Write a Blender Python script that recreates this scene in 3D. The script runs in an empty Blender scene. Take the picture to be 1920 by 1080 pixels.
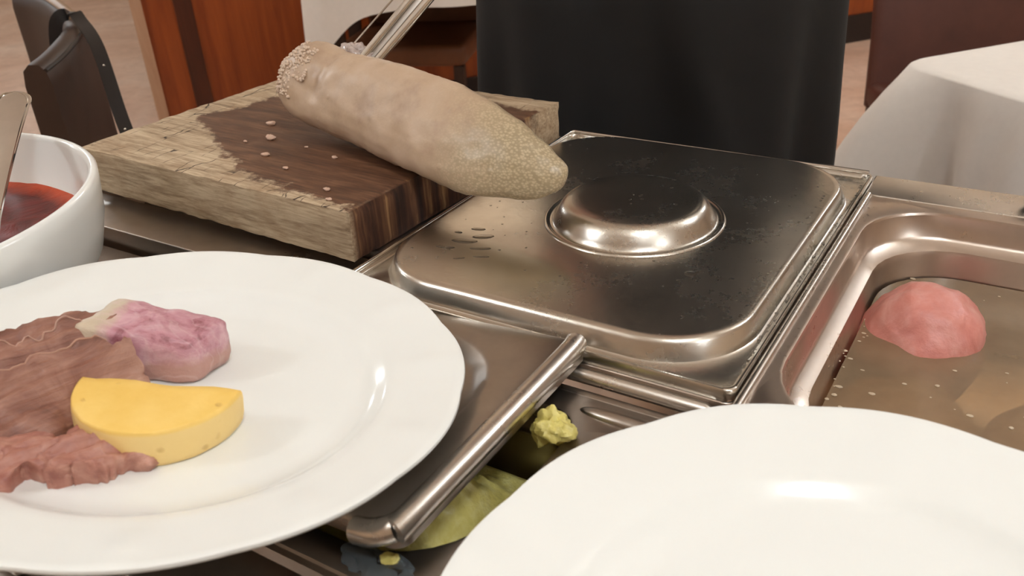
import bpy, bmesh, math, random
from mathutils import Vector, Matrix, noise
random.seed(4)
PI = math.pi
H = 0.88                                   # height of the cart's pan rims above the floor
scene = bpy.context.scene
C = scene.collection

# ------------------------------------------------------------------ camera
cam_d = bpy.data.cameras.new('camera'); cam = bpy.data.objects.new('camera', cam_d); C.objects.link(cam)
cr = Vector((0.85141731, 0.52154638, -0.05547907)); cu = Vector((-0.20800989, 0.43287681, 0.87712573)); cf = Vector((-0.48147736, 0.73525984, -0.47704562))
cp = Vector((0.36887526, -0.35434243, 0.26300353 + H))
cam.matrix_world = Matrix(((cr.x, cu.x, -cf.x, cp.x), (cr.y, cu.y, -cf.y, cp.y), (cr.z, cu.z, -cf.z, cp.z), (0, 0, 0, 1)))
cam_d.sensor_width = 36; cam_d.lens = 1630.1955 / 1920 * 36
cam_d.clip_start = 0.02; cam_d.clip_end = 60
cam_d.dof.use_dof = True; cam_d.dof.focus_distance = 0.60; cam_d.dof.aperture_fstop = 16
scene.camera = cam

# ------------------------------------------------------------------ world, lights, exposure
w = bpy.data.worlds.new('world'); scene.world = w; w.use_nodes = True
w.node_tree.nodes['Background'].inputs[0].default_value = (1, 0.93, 0.84, 1)
w.node_tree.nodes['Background'].inputs[1].default_value = 0.3
ADDED_LAMPS = [(0.85, -0.55), (-1.2, -1.3), (2.5, -0.9), (1.35, 1.55), (-3.3, 0.1), (-4.9, 1.7), (-6.9, 3.6), (-5.6, -0.6), (1.2, 4.3), (-0.85, 3.05)]  # unseen lamps added for light, placed to keep glare off the plates
CEIL = 2.75
GLOBE = 42.0                               # radiance of the added, unseen lamp globes
LAMP_COL = (0.91, 0.985, 1.05, 1)
scene.view_settings.view_transform = 'Standard'; scene.view_settings.look = 'None'
scene.view_settings.exposure = 0.0; scene.view_settings.gamma = 1.0; scene.view_settings.use_curve_mapping = False

# ------------------------------------------------------------------ materials
def lin(c):
    return tuple(((v / 255) / 12.92 if v / 255 <= 0.04045 else ((v / 255 + 0.055) / 1.055) ** 2.4) for v in c) + (1.0,)
class NT:
    def __init__(s, name):
        s.m = bpy.data.materials.new(name); s.m.use_nodes = True; s.t = s.m.node_tree
        s.b = s.t.nodes['Principled BSDF']; s.out = s.t.nodes['Material Output']
    def n(s, typ, **kw):
        nd = s.t.nodes.new(typ)
        for k, v in kw.items():
            if k in nd.inputs: nd.inputs[k].default_value = v
            else: setattr(nd, k, v)
        return nd
    def l(s, a, b): s.t.links.new(a, b)
    def coords(s, scale=(1, 1, 1), rot=(0, 0, 0), loc=(0, 0, 0)):
        tc = s.n('ShaderNodeTexCoord'); mp = s.n('ShaderNodeMapping')
        mp.inputs['Scale'].default_value = scale; mp.inputs['Rotation'].default_value = rot; mp.inputs['Location'].default_value = loc
        s.l(tc.outputs['Object'], mp.inputs['Vector']); return mp.outputs['Vector']
    def noise(s, vec, scale, detail=4, rough=0.6, dist=0):
        nd = s.n('ShaderNodeTexNoise'); nd.inputs['Scale'].default_value = scale; nd.inputs['Detail'].default_value = detail
        nd.inputs['Roughness'].default_value = rough; nd.inputs['Distortion'].default_value = dist
        s.l(vec, nd.inputs['Vector']); return nd.outputs['Fac']
    def ramp(s, fac, stops, interp='LINEAR'):
        nd = s.n('ShaderNodeValToRGB'); e = nd.color_ramp.elements; nd.color_ramp.interpolation = interp
        while len(e) < len(stops): e.new(0.5)
        for el, (p, c) in zip(e, stops): el.position = p; el.color = c
        s.l(fac, nd.inputs[0]); return nd.outputs[0]
    def rng(s, fac, a, b, c, d, smooth=False):
        nd = s.n('ShaderNodeMapRange'); nd.interpolation_type = 'SMOOTHSTEP' if smooth else 'LINEAR'
        for i, v in zip((1, 2, 3, 4), (a, b, c, d)): nd.inputs[i].default_value = v
        s.l(fac, nd.inputs[0]); return nd.outputs[0]
    def math(s, op, a, b=None, clamp=False):
        nd = s.n('ShaderNodeMath'); nd.operation = op; nd.use_clamp = clamp
        for i, v in enumerate((a, b)):
            if v is None: continue
            if isinstance(v, (int, float)): nd.inputs[i].default_value = v
            else: s.l(v, nd.inputs[i])
        return nd.outputs[0]
    def mix(s, fac, a, b):
        nd = s.n('ShaderNodeMix'); nd.data_type = 'RGBA'
        if isinstance(fac, (int, float)): nd.inputs[0].default_value = fac
        else: s.l(fac, nd.inputs[0])
        for i, v in ((6, a), (7, b)):
            if isinstance(v, tuple): nd.inputs[i].default_value = v
            else: s.l(v, nd.inputs[i])
        return nd.outputs[2]
    def bump(s, h, strength, dist=0.001, prev=None):
        nd = s.n('ShaderNodeBump'); nd.inputs['Strength'].default_value = strength; nd.inputs['Distance'].default_value = dist
        s.l(h, nd.inputs['Height'])
        if prev: s.l(prev, nd.inputs['Normal'])
        return nd.outputs['Normal']
    def set(s, **kw):
        for k, v in kw.items():
            k = k.replace('_', ' ')
            if isinstance(v, (int, float, tuple)): s.b.inputs[k].default_value = v
            else: s.l(v, s.b.inputs[k])
        return s.m

def simple(name, col, rough=0.5, var=0.08, scale=20, bump=0.0, bdist=0.001, **kw):
    t = NT(name); v = t.coords()
    f = t.noise(v, scale)
    c = lin(col); d = tuple(x * (1 - var) for x in c[:3]) + (1,); e = tuple(min(1, x * (1 + var)) for x in c[:3]) + (1,)
    t.set(Base_Color=t.ramp(f, [(0.3, d), (0.7, e)]), Roughness=rough, **kw)
    if bump: t.set(Normal=t.bump(t.noise(v, scale * 4), bump, bdist))
    return t.m

def steel(name, col, r0, r1, stretch=(1, 1, 1), spots=0.0):
    t = NT(name); v = t.coords(); vs = t.coords(scale=stretch)
    f = t.noise(v, 14, 5, 0.65); g = t.noise(vs, 260, 3, 0.6)
    r = t.math('ADD', t.rng(f, 0.3, 0.72, r0, r1), t.rng(g, 0.3, 0.7, -0.012, 0.012))
    c = lin(col); c2 = tuple(x * 0.8 for x in c[:3]) + (1,)
    t.set(Base_Color=t.mix(t.rng(f, 0.35, 0.7, 0, 1), c, c2), Metallic=1.0, Roughness=r)
    n = t.bump(t.noise(v, 22, 0), 0.010, 0.002)
    if spots:
        sp = t.noise(v, 210, 2, 0.5); n = t.bump(t.rng(sp, 0.60, 0.68, 0, 1), spots, 0.0008, n)
    t.set(Normal=n); return t.m

M = {}
M['steel'] = steel('brushed_steel', (222, 216, 208), 0.22, 0.34)
M['steel_lid'] = steel('wet_lid_steel', (214, 208, 198), 0.20, 0.31, (1, 1, 1), 0.03)
M['steel_dark'] = steel('dull_cart_steel', (176, 167, 158), 0.26, 0.40)
M['steel_pan'] = steel('food_pan_steel', (206, 192, 180), 0.26, 0.38)
M['steel_bright'] = steel('polished_steel', (222, 218, 212), 0.08, 0.16)
M['china'] = simple('white_china', (240, 241, 237), 0.16, 0.01, 5, Coat_Weight=0.1, Coat_Roughness=0.05)
M['cloth'] = simple('white_tablecloth', (233, 226, 218), 0.9, 0.02, 60, 0.15, 0.0005)
M['leather'] = simple('brown_leather', (50, 31, 21), 0.5, 0.25, 12, 0.15, 0.0008)
M['leather_seat'] = simple('chestnut_leather', (112, 68, 40), 0.45, 0.15, 12, 0.15, 0.0008)
M['leather_red'] = simple('red_brown_leather', (84, 46, 36), 0.5, 0.15, 12, 0.15, 0.0008)
M['strap'] = simple('black_strap_leather', (22, 19, 20), 0.4, 0.2, 30)
M['chair_wood'] = simple('pale_chair_wood', (150, 120, 92), 0.4, 0.2, 15)
M['dark_wood'] = simple('dark_chair_wood', (52, 32, 22), 0.4, 0.2, 15)
M['black_cloth'] = simple('black_apron_cloth', (13, 12, 12), 0.75, 0.15, 40, 0.25, 0.0006)
M['black_trouser'] = simple('black_trouser_cloth', (17, 16, 17), 0.85, 0.15, 40)
M['skin'] = simple('skin', (205, 150, 128), 0.5, 0.06, 25)
M['hair'] = simple('dark_hair', (40, 28, 20), 0.6, 0.3, 60)
M['plaster'] = simple('cream_plaster', (225, 205, 180), 0.9, 0.04, 3)
M['ceil'] = simple('ceiling_paint', (238, 228, 212), 0.95, 0.02, 3)
M['black_plastic'] = simple('black_plastic', (18, 16, 18), 0.35, 0.1, 20)
M['rubber'] = simple('grey_rubber', (60, 60, 60), 0.7, 0.1, 20)

def m_floor():
    t = NT('pinkish_stone_floor'); v = t.coords()
    f = t.noise(v, 1.6, 6, 0.62, 0.8); g = t.noise(v, 9, 5, 0.7, 1.5)
    c = t.ramp(f, [(0.3, lin((204, 164, 138))), (0.5, lin((222, 188, 164))), (0.7, lin((234, 208, 188)))])
    c = t.mix(t.rng(g, 0.4, 0.75, 0, 0.35), c, lin((150, 110, 84)))
    return t.set(Base_Color=c, Roughness=0.42)
M['floor'] = m_floor()
def m_panel(name, a, b):
    t = NT(name); v = t.coords(scale=(1, 1, 0.08)); g = t.noise(v, 30, 6, 0.65, 0.6)
    return t.set(Base_Color=t.ramp(g, [(0.3, lin(a)), (0.7, lin(b))]), Roughness=0.35)
M['panel'] = m_panel('orange_brown_wood', (128, 54, 16), (162, 80, 30))
M['panel_dark'] = m_panel('dark_wood_strip', (60, 26, 12), (84, 38, 18))
M['panel_edge'] = m_panel('light_wood_edge', (176, 136, 108), (196, 160, 132))
M['plinth'] = simple('black_plinth', (30, 20, 18), 0.5, 0.1, 10)

def m_board():
    t = NT('worn_oak_board'); v = t.coords()
    sep = t.n('ShaderNodeSeparateXYZ'); t.l(v, sep.inputs[0]); X, Y, Zc = sep.outputs
    grain = t.noise(t.coords(scale=(0.09, 1, 1)), 420, 5, 0.7, 0.3)
    coarse = t.noise(t.coords(scale=(0.12, 1, 1)), 70, 4, 0.6, 0.6)
    blot = t.noise(v, 26, 5, 0.65)
    dry = t.ramp(t.math('ADD', t.math('MULTIPLY', grain, 0.55), t.math('MULTIPLY', coarse, 0.45)), [(0.30, lin((92, 70, 50))), (0.43, lin((160, 136, 108))), (0.56, lin((196, 174, 144))), (0.72, lin((216, 197, 168)))])
    dry = t.mix(t.rng(blot, 0.5, 0.75, 0, 0.5), dry, lin((150, 116, 82)))
    wet = t.ramp(t.math('ADD', t.math('MULTIPLY', grain, 0.5), t.math('MULTIPLY', coarse, 0.5)), [(0.3, lin((44, 24, 14))), (0.5, lin((92, 60, 40))), (0.7, lin((136, 98, 72)))])
    # wet patch spreading in from the tongue; the front edge, the left side and the back strip stay dry
    ax = t.rng(X, -0.300, -0.285, 0, 1)
    nb = t.math('MULTIPLY', t.math('SUBTRACT', t.noise(v, 30, 6, 0.7), 0.5), 0.05)
    nb2 = t.math('MULTIPLY', t.math('SUBTRACT', t.noise(v, 160, 4, 0.7), 0.5), 0.02)
    nn = t.math('ADD', nb, nb2)
    lim = t.math('MAXIMUM', t.math('ADD', t.math('MULTIPLY', X, -0.5), -0.055), t.math('ADD', t.math('MULTIPLY', X, -0.15), -0.003))
    fy = t.math('SUBTRACT', t.math('ADD', Y, nn), lim)       # slanted front limit
    a = t.rng(fy, -0.000, 0.006, 0, 1)
    xx = t.math('ADD', t.math('ADD', X, nn), t.math('MULTIPLY', Y, -0.3))
    b = t.rng(xx, -0.336, -0.331, 0, 1)
    back = t.rng(t.math('ADD', t.math('ADD', Y, nn), t.math('MULTIPLY', X, 0.10)), 0.236, 0.244, 1, 0)
    msk = t.math('MULTIPLY', t.math('MULTIPLY', a, b), back)
    top = t.rng(Zc, 0.0325, 0.0335, 0, 1)
    # the end-grain face is soaked, apart from its last stretch at the back
    endf = t.math('MULTIPLY', t.rng(X, -0.0215, -0.0195, 0, 1), t.rng(t.math('ADD', Y, nn), 0.225, 0.24, 1, 0))
    endf = t.math('MULTIPLY', endf, t.rng(Y, 0.0, 0.006, 0, 1))
    stripes = t.noise(t.coords(scale=(1, 1, 0.06)), 95, 3, 0.6, 0.2)
    endc = t.ramp(stripes, [(0.36, lin((40, 22, 13))), (0.5, lin((72, 42, 25))), (0.60, lin((100, 66, 42))), (0.70, lin((156, 120, 80)))])
    wetm = t.math('MULTIPLY', msk, top)
    col = t.mix(wetm, dry, wet); col = t.mix(endf, col, endc)
    # knife cracks across the dry front strip
    ck = t.n('ShaderNodeTexVoronoi'); ck.feature = 'DISTANCE_TO_EDGE'; ck.inputs['Scale'].default_value = 24
    cv = t.n('ShaderNodeVectorMath'); cv.operation = 'ADD'
    nz = t.n('ShaderNodeTexNoise'); nz.inputs['Scale'].default_value = 60; t.l(v, nz.inputs['Vector'])
    sc = t.n('ShaderNodeVectorMath'); sc.operation = 'SCALE'; sc.inputs['Scale'].default_value = 0.012; t.l(nz.outputs['Color'], sc.inputs[0])
    t.l(t.coords(scale=(2.2, 0.55, 0.2), rot=(0, 0, 0.3)), cv.inputs[0]); t.l(sc.outputs[0], cv.inputs[1]); t.l(cv.outputs[0], ck.inputs['Vector'])
    crack = t.math('MULTIPLY', t.math('MULTIPLY', t.rng(ck.outputs['Distance'], 0.008, 0.02, 1, 0), t.math('SUBTRACT', 1.0, msk)), t.math('MULTIPLY', top, t.rng(t.noise(v, 38, 2), 0.46, 0.54, 0, 1)))
    col = t.mix(crack, col, lin((58, 42, 28)))
    rough = t.math('SUBTRACT', 0.8, t.math('MULTIPLY', wetm, 0.28))
    n = t.bump(t.math('SUBTRACT', t.math('ADD', t.math('MULTIPLY', grain, 0.6), t.math('MULTIPLY', coarse, 0.5)), t.math('MULTIPLY', crack, 1.5)), 0.45, 0.0012)
    return t.set(Base_Color=col, Roughness=rough, Normal=n)
M['board'] = m_board()

def m_tongue():
    t = NT('boiled_tongue_skin'); v = t.coords()
    sep = t.n('ShaderNodeSeparateXYZ'); t.l(v, sep.inputs[0]); X, Y, Zc = sep.outputs
    blot = t.noise(v, 30, 5, 0.6); fine = t.noise(v, 300, 3, 0.6)
    vo = t.n('ShaderNodeTexVoronoi'); vo.inputs['Scale'].default_value = 640; t.l(t.coords(scale=(0.7, 1, 1)), vo.inputs['Vector'])
    tip = t.rng(t.math('ADD', X, t.math('MULTIPLY', blot, 0.10)), 0.105, 0.195, 0, 1, True)
    c = t.ramp(blot, [(0.3, lin((172, 144, 120))), (0.5, lin((192, 165, 139))), (0.72, lin((202, 177, 154)))])
    c = t.mix(t.math('MULTIPLY', tip, 0.75), c, lin((194, 177, 142)))
    pits = t.math('MULTIPLY', t.rng(vo.outputs['Distance'], 0.25, 0.65, 0, 1), tip)
    c = t.mix(t.math('MULTIPLY', pits, 0.55), c, lin((128, 110, 80)))
    n = t.bump(t.math('MULTIPLY', vo.outputs['Distance'], tip), -1.0, 0.0030)
    n = t.bump(fine, 0.2, 0.0006, n)
    v2 = t.n('ShaderNodeTexVoronoi'); v2.inputs['Scale'].default_value = 55; t.l(v, v2.inputs['Vector'])
    n = t.bump(t.rng(v2.outputs['Distance'], 0.05, 0.14, 1, 0), 0.3, 0.001, n)
    return t.set(Base_Color=c, Roughness=0.42, Normal=n, Coat_Weight=0.15, Coat_Roughness=0.25)
M['tongue'] = m_tongue()
M['papillae'] = simple('tongue_papillae', (214, 190, 168), 0.35, 0.05, 80)
M['wet_flesh'] = simple('wet_pale_flesh', (190, 172, 164), 0.12, 0.15, 150, 0.8, 0.002, Coat_Weight=0.8, Coat_Roughness=0.05)

def m_meat(name, stops, scale, fib=(1, 1, 1), rough=0.45, bump=0.5, bd=0.0015, fs=140, extra=None):
    t = NT(name); v = t.coords(); f = t.noise(v, scale, 5, 0.62, 0.7); g = t.noise(t.coords(scale=fib), fs, 4, 0.65)
    c = t.ramp(t.math('ADD', t.math('MULTIPLY', f, 0.72), t.math('MULTIPLY', g, 0.28)), [(p, lin(q)) for p, q in stops])
    if extra: c = extra(t, v, c)
    n = t.bump(g, bump, bd); n = t.bump(f, bump * 0.6, bd * 2, n)
    return t.set(Base_Color=c, Roughness=rough, Normal=n)
M['beef'] = m_meat('boiled_beef', [(0.34, (104, 66, 54)), (0.45, (144, 98, 82)), (0.57, (170, 126, 108)), (0.7, (192, 152, 134))], 34, (0.10, 1, 1), 0.45, 0.7, 0.002, 190)
M['beef_pink'] = m_meat('pink_boiled_beef', [(0.34, (138, 78, 68)), (0.46, (172, 116, 100)), (0.58, (192, 142, 124)), (0.72, (208, 164, 146))], 45, (0.14, 1, 1), 0.45, 0.7, 0.002, 190)
def pork_extra(t, v, c):
    sep = t.n('ShaderNodeSeparateXYZ'); t.l(v, sep.inputs[0]); X, Y, Zc = sep.outputs
    nb = t.math('MULTIPLY', t.math('SUBTRACT', t.noise(v, 70, 4), 0.5), 0.02)
    fat = t.rng(t.math('ADD', X, nb), -0.022, -0.014, 1, 0)
    c = t.mix(fat, c, lin((206, 188, 164)))
    rim = t.rng(t.math('ADD', Zc, t.math('MULTIPLY', nb, 0.5)), 0.010, 0.0145, 0.75, 0)
    c = t.mix(rim, c, lin((188, 146, 128)))
    vein = t.rng(t.noise(t.coords(scale=(0.5, 1.4, 1), rot=(0, 0, 0.5)), 60, 2, 0.4, 0.6), 0.47, 0.5, 0, 1)
    v2 = t.rng(t.noise(t.coords(scale=(0.5, 1.4, 1), rot=(0, 0, 0.5)), 60, 2, 0.4, 0.6), 0.5, 0.53, 1, 0)
    return t.mix(t.math('MULTIPLY', t.math('MULTIPLY', vein, v2), 0.3), c, lin((224, 194, 196)))
M['pork'] = m_meat('pink_boiled_pork', [(0.36, (142, 84, 92)), (0.45, (188, 132, 142)), (0.58, (212, 166, 174)), (0.7, (228, 198, 198))], 60, (0.5, 1, 1), 0.4, 0.5, 0.0015, 140, pork_extra)
M['tongue_pink'] = m_meat('pink_cured_meat', [(0.3, (186, 108, 98)), (0.5, (204, 130, 118)), (0.7, (216, 156, 144))], 40, (1, 1, 1), 0.4, 0.35)
M['pale_meat'] = m_meat('pale_boiled_meat', [(0.3, (186, 150, 120)), (0.5, (206, 172, 142)), (0.7, (216, 188, 160))], 30, (1, 1, 1), 0.4, 0.3)
def m_polenta():
    t = NT('yellow_polenta'); v = t.coords(); f = t.noise(v, 40, 4); g = t.noise(v, 190, 3, 0.6)
    vo = t.n('ShaderNodeTexVoronoi'); vo.inputs['Scale'].default_value = 95; t.l(v, vo.inputs['Vector'])
    pit = t.math('MULTIPLY', t.rng(vo.outputs['Distance'], 0.08, 0.2, 1, 0), t.rng(t.noise(v, 55, 1), 0.56, 0.6, 0, 1))
    sep = t.n('ShaderNodeSeparateXYZ'); t.l(v, sep.inputs[0])
    side = t.rng(sep.outputs[2], 0.0160, 0.0175, 1, 0)
    c = t.ramp(f, [(0.3, lin((240, 196, 96))), (0.7, lin((250, 212, 122)))])
    c = t.mix(t.math('MULTIPLY', side, 0.75), c, lin((243, 212, 146)))
    c = t.mix(t.math('MULTIPLY', pit, 0.4), c, lin((196, 150, 76)))
    n = t.bump(t.math('SUBTRACT', t.math('MULTIPLY', g, 0.3), pit), 0.5, 0.0012)
    return t.set(Base_Color=c, Roughness=0.5, Normal=n)
M['polenta'] = m_polenta()
M['membrane'] = simple('pale_membrane', (184, 142, 122), 0.4, 0.15, 90)
M['mash'] = m_meat('yellow_mash', [(0.3, (196, 180, 92)), (0.5, (220, 206, 120)), (0.7, (234, 226, 158))], 60, (1, 1, 1), 0.35, 0.6)
def m_sauce():
    t = NT('red_sauce'); v = t.coords(); f = t.noise(v, 40, 5, 0.65, 1.0)
    ln = t.n('ShaderNodeVectorMath'); ln.operation = 'LENGTH'; t.l(t.coords(scale=(1, 1, 0)), ln.inputs[0])
    r = t.math('ADD', ln.outputs['Value'], t.math('MULTIPLY', t.math('SUBTRACT', f, 0.5), 0.012))
    c = t.ramp(f, [(0.3, lin((72, 8, 6))), (0.7, lin((118, 18, 12)))])
    c = t.mix(t.rng(r, 0.128, 0.140, 0, 1), c, lin((188, 66, 22)))
    return t.set(Base_Color=c, Roughness=0.42, Specular_IOR_Level=0.3, Normal=t.bump(f, 0.4, 0.003))
M['sauce'] = m_sauce()
def m_broth():
    t = NT('cloudy_broth'); v = t.coords(); f = t.noise(v, 18, 4)
    tr = t.n('ShaderNodeBsdfTransparent'); tr.inputs[0].default_value = lin((222, 200, 168))
    df = t.n('ShaderNodeBsdfDiffuse'); df.inputs[0].default_value = lin((172, 148, 120))
    gl = t.n('ShaderNodeBsdfGlossy'); gl.inputs['Roughness'].default_value = 0.05
    n = t.bump(t.noise(v, 70, 2), 0.08, 0.002); t.l(n, gl.inputs['Normal'])
    m1 = t.n('ShaderNodeMixShader'); t.l(t.rng(f, 0.3, 0.7, 0.40, 0.56), m1.inputs[0]); t.l(tr.outputs[0], m1.inputs[1]); t.l(df.outputs[0], m1.inputs[2])
    fr = t.n('ShaderNodeFresnel'); fr.inputs['IOR'].default_value = 1.33; t.l(n, fr.inputs['Normal'])
    m2 = t.n('ShaderNodeMixShader'); t.l(fr.outputs[0], m2.inputs[0]); t.l(m1.outputs[0], m2.inputs[1]); t.l(gl.outputs[0], m2.inputs[2])
    t.l(m2.outputs[0], t.out.inputs['Surface']); return t.m
M['broth'] = m_broth()
def m_water():
    t = NT('clear_water'); v = t.coords()
    tr = t.n('ShaderNodeBsdfTransparent'); tr.inputs[0].default_value = (0.93, 0.93, 0.93, 1)
    gl = t.n('ShaderNodeBsdfGlossy'); gl.inputs['Roughness'].default_value = 0.03
    fr = t.n('ShaderNodeFresnel'); fr.inputs['IOR'].default_value = 1.33
    m2 = t.n('ShaderNodeMixShader'); t.l(fr.outputs[0], m2.inputs[0]); t.l(tr.outputs[0], m2.inputs[1]); t.l(gl.outputs[0], m2.inputs[2])
    t.l(m2.outputs[0], t.out.inputs['Surface']); return t.m
M['water'] = m_water()
M['cloudy'] = simple('cloudy_starch', (112, 120, 124), 0.15, 0.3, 60, 0.4, 0.001, Alpha=0.45)
M['fat'] = simple('pale_fat', (196, 178, 152), 0.3, 0.1, 60)
M['crumb'] = simple('meat_crumb', (206, 172, 150), 0.4, 0.1, 60)
def m_emit():
    t = NT('added_lamp_diffuser'); t.noise(t.coords(), 5)
    return t.set(Base_Color=(0.9, 0.88, 0.84, 1), Emission_Color=LAMP_COL, Emission_Strength=GLOBE, Roughness=0.6)
M['lamp'] = m_emit()
M['lamp_frame'] = simple('lamp_frame_paint', (230, 226, 218), 0.5, 0.02, 5)

# ------------------------------------------------------------------ mesh helpers
def wloc(o):
    v = Vector((0, 0, 0))
    while o: v += o.location; o = o.parent
    return v
def obj(name, verts, faces, mat, parent=None, loc=None, smooth=True, angle=40, local=False):
    """one mesh object; verts are world points (floor z = 0) unless local"""
    me = bpy.data.meshes.new(name)
    off = Vector((0, 0, 0))
    if not local: off = wloc(parent) + (Vector(loc) if loc else Vector((0, 0, 0)))
    me.from_pydata([tuple(Vector(v) - off) for v in verts], [], faces)
    me.materials.append(M[mat] if isinstance(mat, str) else mat)
    bm = bmesh.new(); bm.from_mesh(me); bmesh.ops.recalc_face_normals(bm, faces=bm.faces); bm.to_mesh(me); bm.free()
    if smooth:
        me.polygons.foreach_set('use_smooth', [True] * len(me.polygons)); me.set_sharp_from_angle(angle=math.radians(angle))
    o = bpy.data.objects.new(name, me); C.objects.link(o)
    if loc: o.location = loc
    if parent: o.parent = parent
    return o
def tag(o, label, cat, group=None, kind=None):
    o['label'] = label; o['category'] = cat
    if group: o['group'] = group
    if kind: o['kind'] = kind
    return o
def thing(name, label, cat, loc, group=None):
    o = bpy.data.objects.new(name, None); C.objects.link(o); o.location = loc; o.empty_display_size = 0.05
    return tag(o, label, cat, group)
def struct(name, v, f, mat, parent=None, label=None):
    o = obj(name, v, f, mat, parent, smooth=False); o['kind'] = 'structure'
    if label: o['label'] = label
    return o
def W(x, y, z): return Vector((x, y, z + H))       # cart coordinates -> world

def join(*parts):
    V, F = [], []
    for v, f in parts:
        n = len(V); V += list(v); F += [tuple(i + n for i in q) for q in f]
    return V, F
def loft(rings, closed=True, cap0=False, cap1=False):
    n = len(rings[0]); V = [Vector(p) for r in rings for p in r]; F = []
    m = n if closed else n - 1
    for i in range(len(rings) - 1):
        for j in range(m):
            a = i * n + j; b = i * n + (j + 1) % n
            F.append((a, b, b + n, a + n))
    if cap0: F.append(tuple(range(n - 1, -1, -1)))
    if cap1: F.append(tuple((len(rings) - 1) * n + j for j in range(n)))
    return V, F
def rrect(cx, cy, hx, hy, r, z, seg=8):
    if not isinstance(r, (tuple, list)): r = (r,) * 4       # ++, -+, --, +-
    P = []
    for (sx, sy, a0), rr in zip(((1, 1, 0), (-1, 1, 90), (-1, -1, 180), (1, -1, 270)), r):
        for k in range(seg + 1):
            a = math.radians(a0 + 90 * k / seg)
            P.append(Vector((cx + sx * (hx - rr) + rr * math.cos(a), cy + sy * (hy - rr) + rr * math.sin(a), z)))
    return P
def box(x0, x1, y0, y1, z0, z1, bev=0.0):
    if bev <= 0:
        V = [Vector((x, y, z)) for z in (z0, z1) for y in (y0, y1) for x in (x0, x1)]
        return V, [(0, 2, 3, 1), (4, 5, 7, 6), (0, 1, 5, 4), (2, 6, 7, 3), (0, 4, 6, 2), (1, 3, 7, 5)]
    cx, cy, hx, hy = (x0 + x1) / 2, (y0 + y1) / 2, (x1 - x0) / 2, (y1 - y0) / 2
    R = []
    for k in range(4):
        a = k / 3 * PI / 2; i = bev * (1 - math.sin(a)); R.append(rrect(cx, cy, hx - i, hy - i, bev + 1e-5, z0 + bev * (1 - math.cos(a)), 3))
    for k in range(4):
        a = PI / 2 - k / 3 * PI / 2; i = bev * (1 - math.sin(a)); R.append(rrect(cx, cy, hx - i, hy - i, bev + 1e-5, z1 - bev * (1 - math.cos(a)), 3))
    return loft(R, True, True, True)
def tube(path, rad, n=12, cap=True, up=(0, 0, 1), flat=None):
    path = [Vector(p) for p in path]; rads = rad if isinstance(rad, (list, tuple)) else [rad] * len(path)
    rings = []; prev = Vector(up)
    for i, p in enumerate(path):
        t = (path[min(i + 1, len(path) - 1)] - path[max(i - 1, 0)]).normalized()
        a = t.cross(prev)
        if a.length < 1e-5: a = t.cross(Vector((1, 0.3, 0)))
        a.normalize(); b = a.cross(t).normalized(); prev = b
        fl = flat if flat else 1.0
        rings.append([p + a * rads[i] * math.cos(2 * PI * k / n) + b * rads[i] * fl * math.sin(2 * PI * k / n) for k in range(n)])
    return loft(rings, True, cap, cap)
def lathe(prof, n=64, c=(0, 0, 0), rf=None):
    c = Vector(c); rings = []
    for r, z in prof:
        ring = []
        for k in range(n):
            a = 2 * PI * k / n; s, dz = rf(a, r, z) if rf else (1, 0)
            ring.append(c + Vector((r * s * math.cos(a), r * s * math.sin(a), z + dz)))
        rings.append(ring)
    return loft(rings, True, prof[0][0] > 1e-4 and False, False)
def lerp(a, b, t): return a + (b - a) * t
def smooth_path(pts, n):
    pts = [Vector(p) for p in pts]; out = []
    for i in range(len(pts) - 1):
        p0 = pts[max(i - 1, 0)]; p1 = pts[i]; p2 = pts[i + 1]; p3 = pts[min(i + 2, len(pts) - 1)]
        for k in range(n):
            t = k / n
            out.append(0.5 * ((2 * p1) + (p2 - p0) * t + (2 * p0 - 5 * p1 + 4 * p2 - p3) * t * t + (3 * p1 - p0 - 3 * p2 + p3) * t ** 3))
    out.append(pts[-1]); return out
def fbm(p, s, o=4): return noise.fractal(Vector(p) * s, 1.0, 2.0, o)
def blob(center, rx, ry, rz, amp, fs, nu=48, nv=28, seed=0, shape=None):
    """closed lumpy ellipsoid"""
    c = Vector(center); V, F = [], []
    for i in range(nv + 1):
        th = PI * i / nv
        for j in range(nu):
            ph = 2 * PI * j / nu
            d = Vector((math.sin(th) * math.cos(ph), math.sin(th) * math.sin(ph), math.cos(th)))
            q = Vector((d.x * rx, d.y * ry, d.z * rz))
            if shape: q = shape(q, d)
            q += d * amp * fbm(q + Vector((seed, seed * 2.3, 0)), fs)
            V.append(c + q)
    for i in range(nv):
        for j in range(nu):
            a = i * nu + j; b = i * nu + (j + 1) % nu; F.append((a, b, b + nu, a + nu))
    return V, F
def skin(name, verts, edges, radii, mat, parent, root=0, sub=2):
    me = bpy.data.meshes.new(name); off = wloc(parent)
    me.from_pydata([tuple(Vector(v) - off) for v in verts], edges, [])
    o = bpy.data.objects.new(name, me); C.objects.link(o)
    o.modifiers.new('skin', 'SKIN'); sl = me.skin_vertices[0].data
    for i, r in enumerate(radii):
        sl[i].radius = (r, r) if isinstance(r, (int, float)) else r
        sl[i].use_root = (i == root)
    s = o.modifiers.new('sub', 'SUBSURF'); s.levels = s.render_levels = sub
    dg = bpy.context.evaluated_depsgraph_get(); dg.update()
    nm = bpy.data.meshes.new_from_object(o.evaluated_get(dg))
    o.modifiers.clear(); o.data = nm; bpy.data.meshes.remove(me); nm.name = name
    nm.materials.clear(); nm.materials.append(M[mat]); nm.polygons.foreach_set('use_smooth', [True] * len(nm.polygons))
    o.parent = parent
    return o

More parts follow.
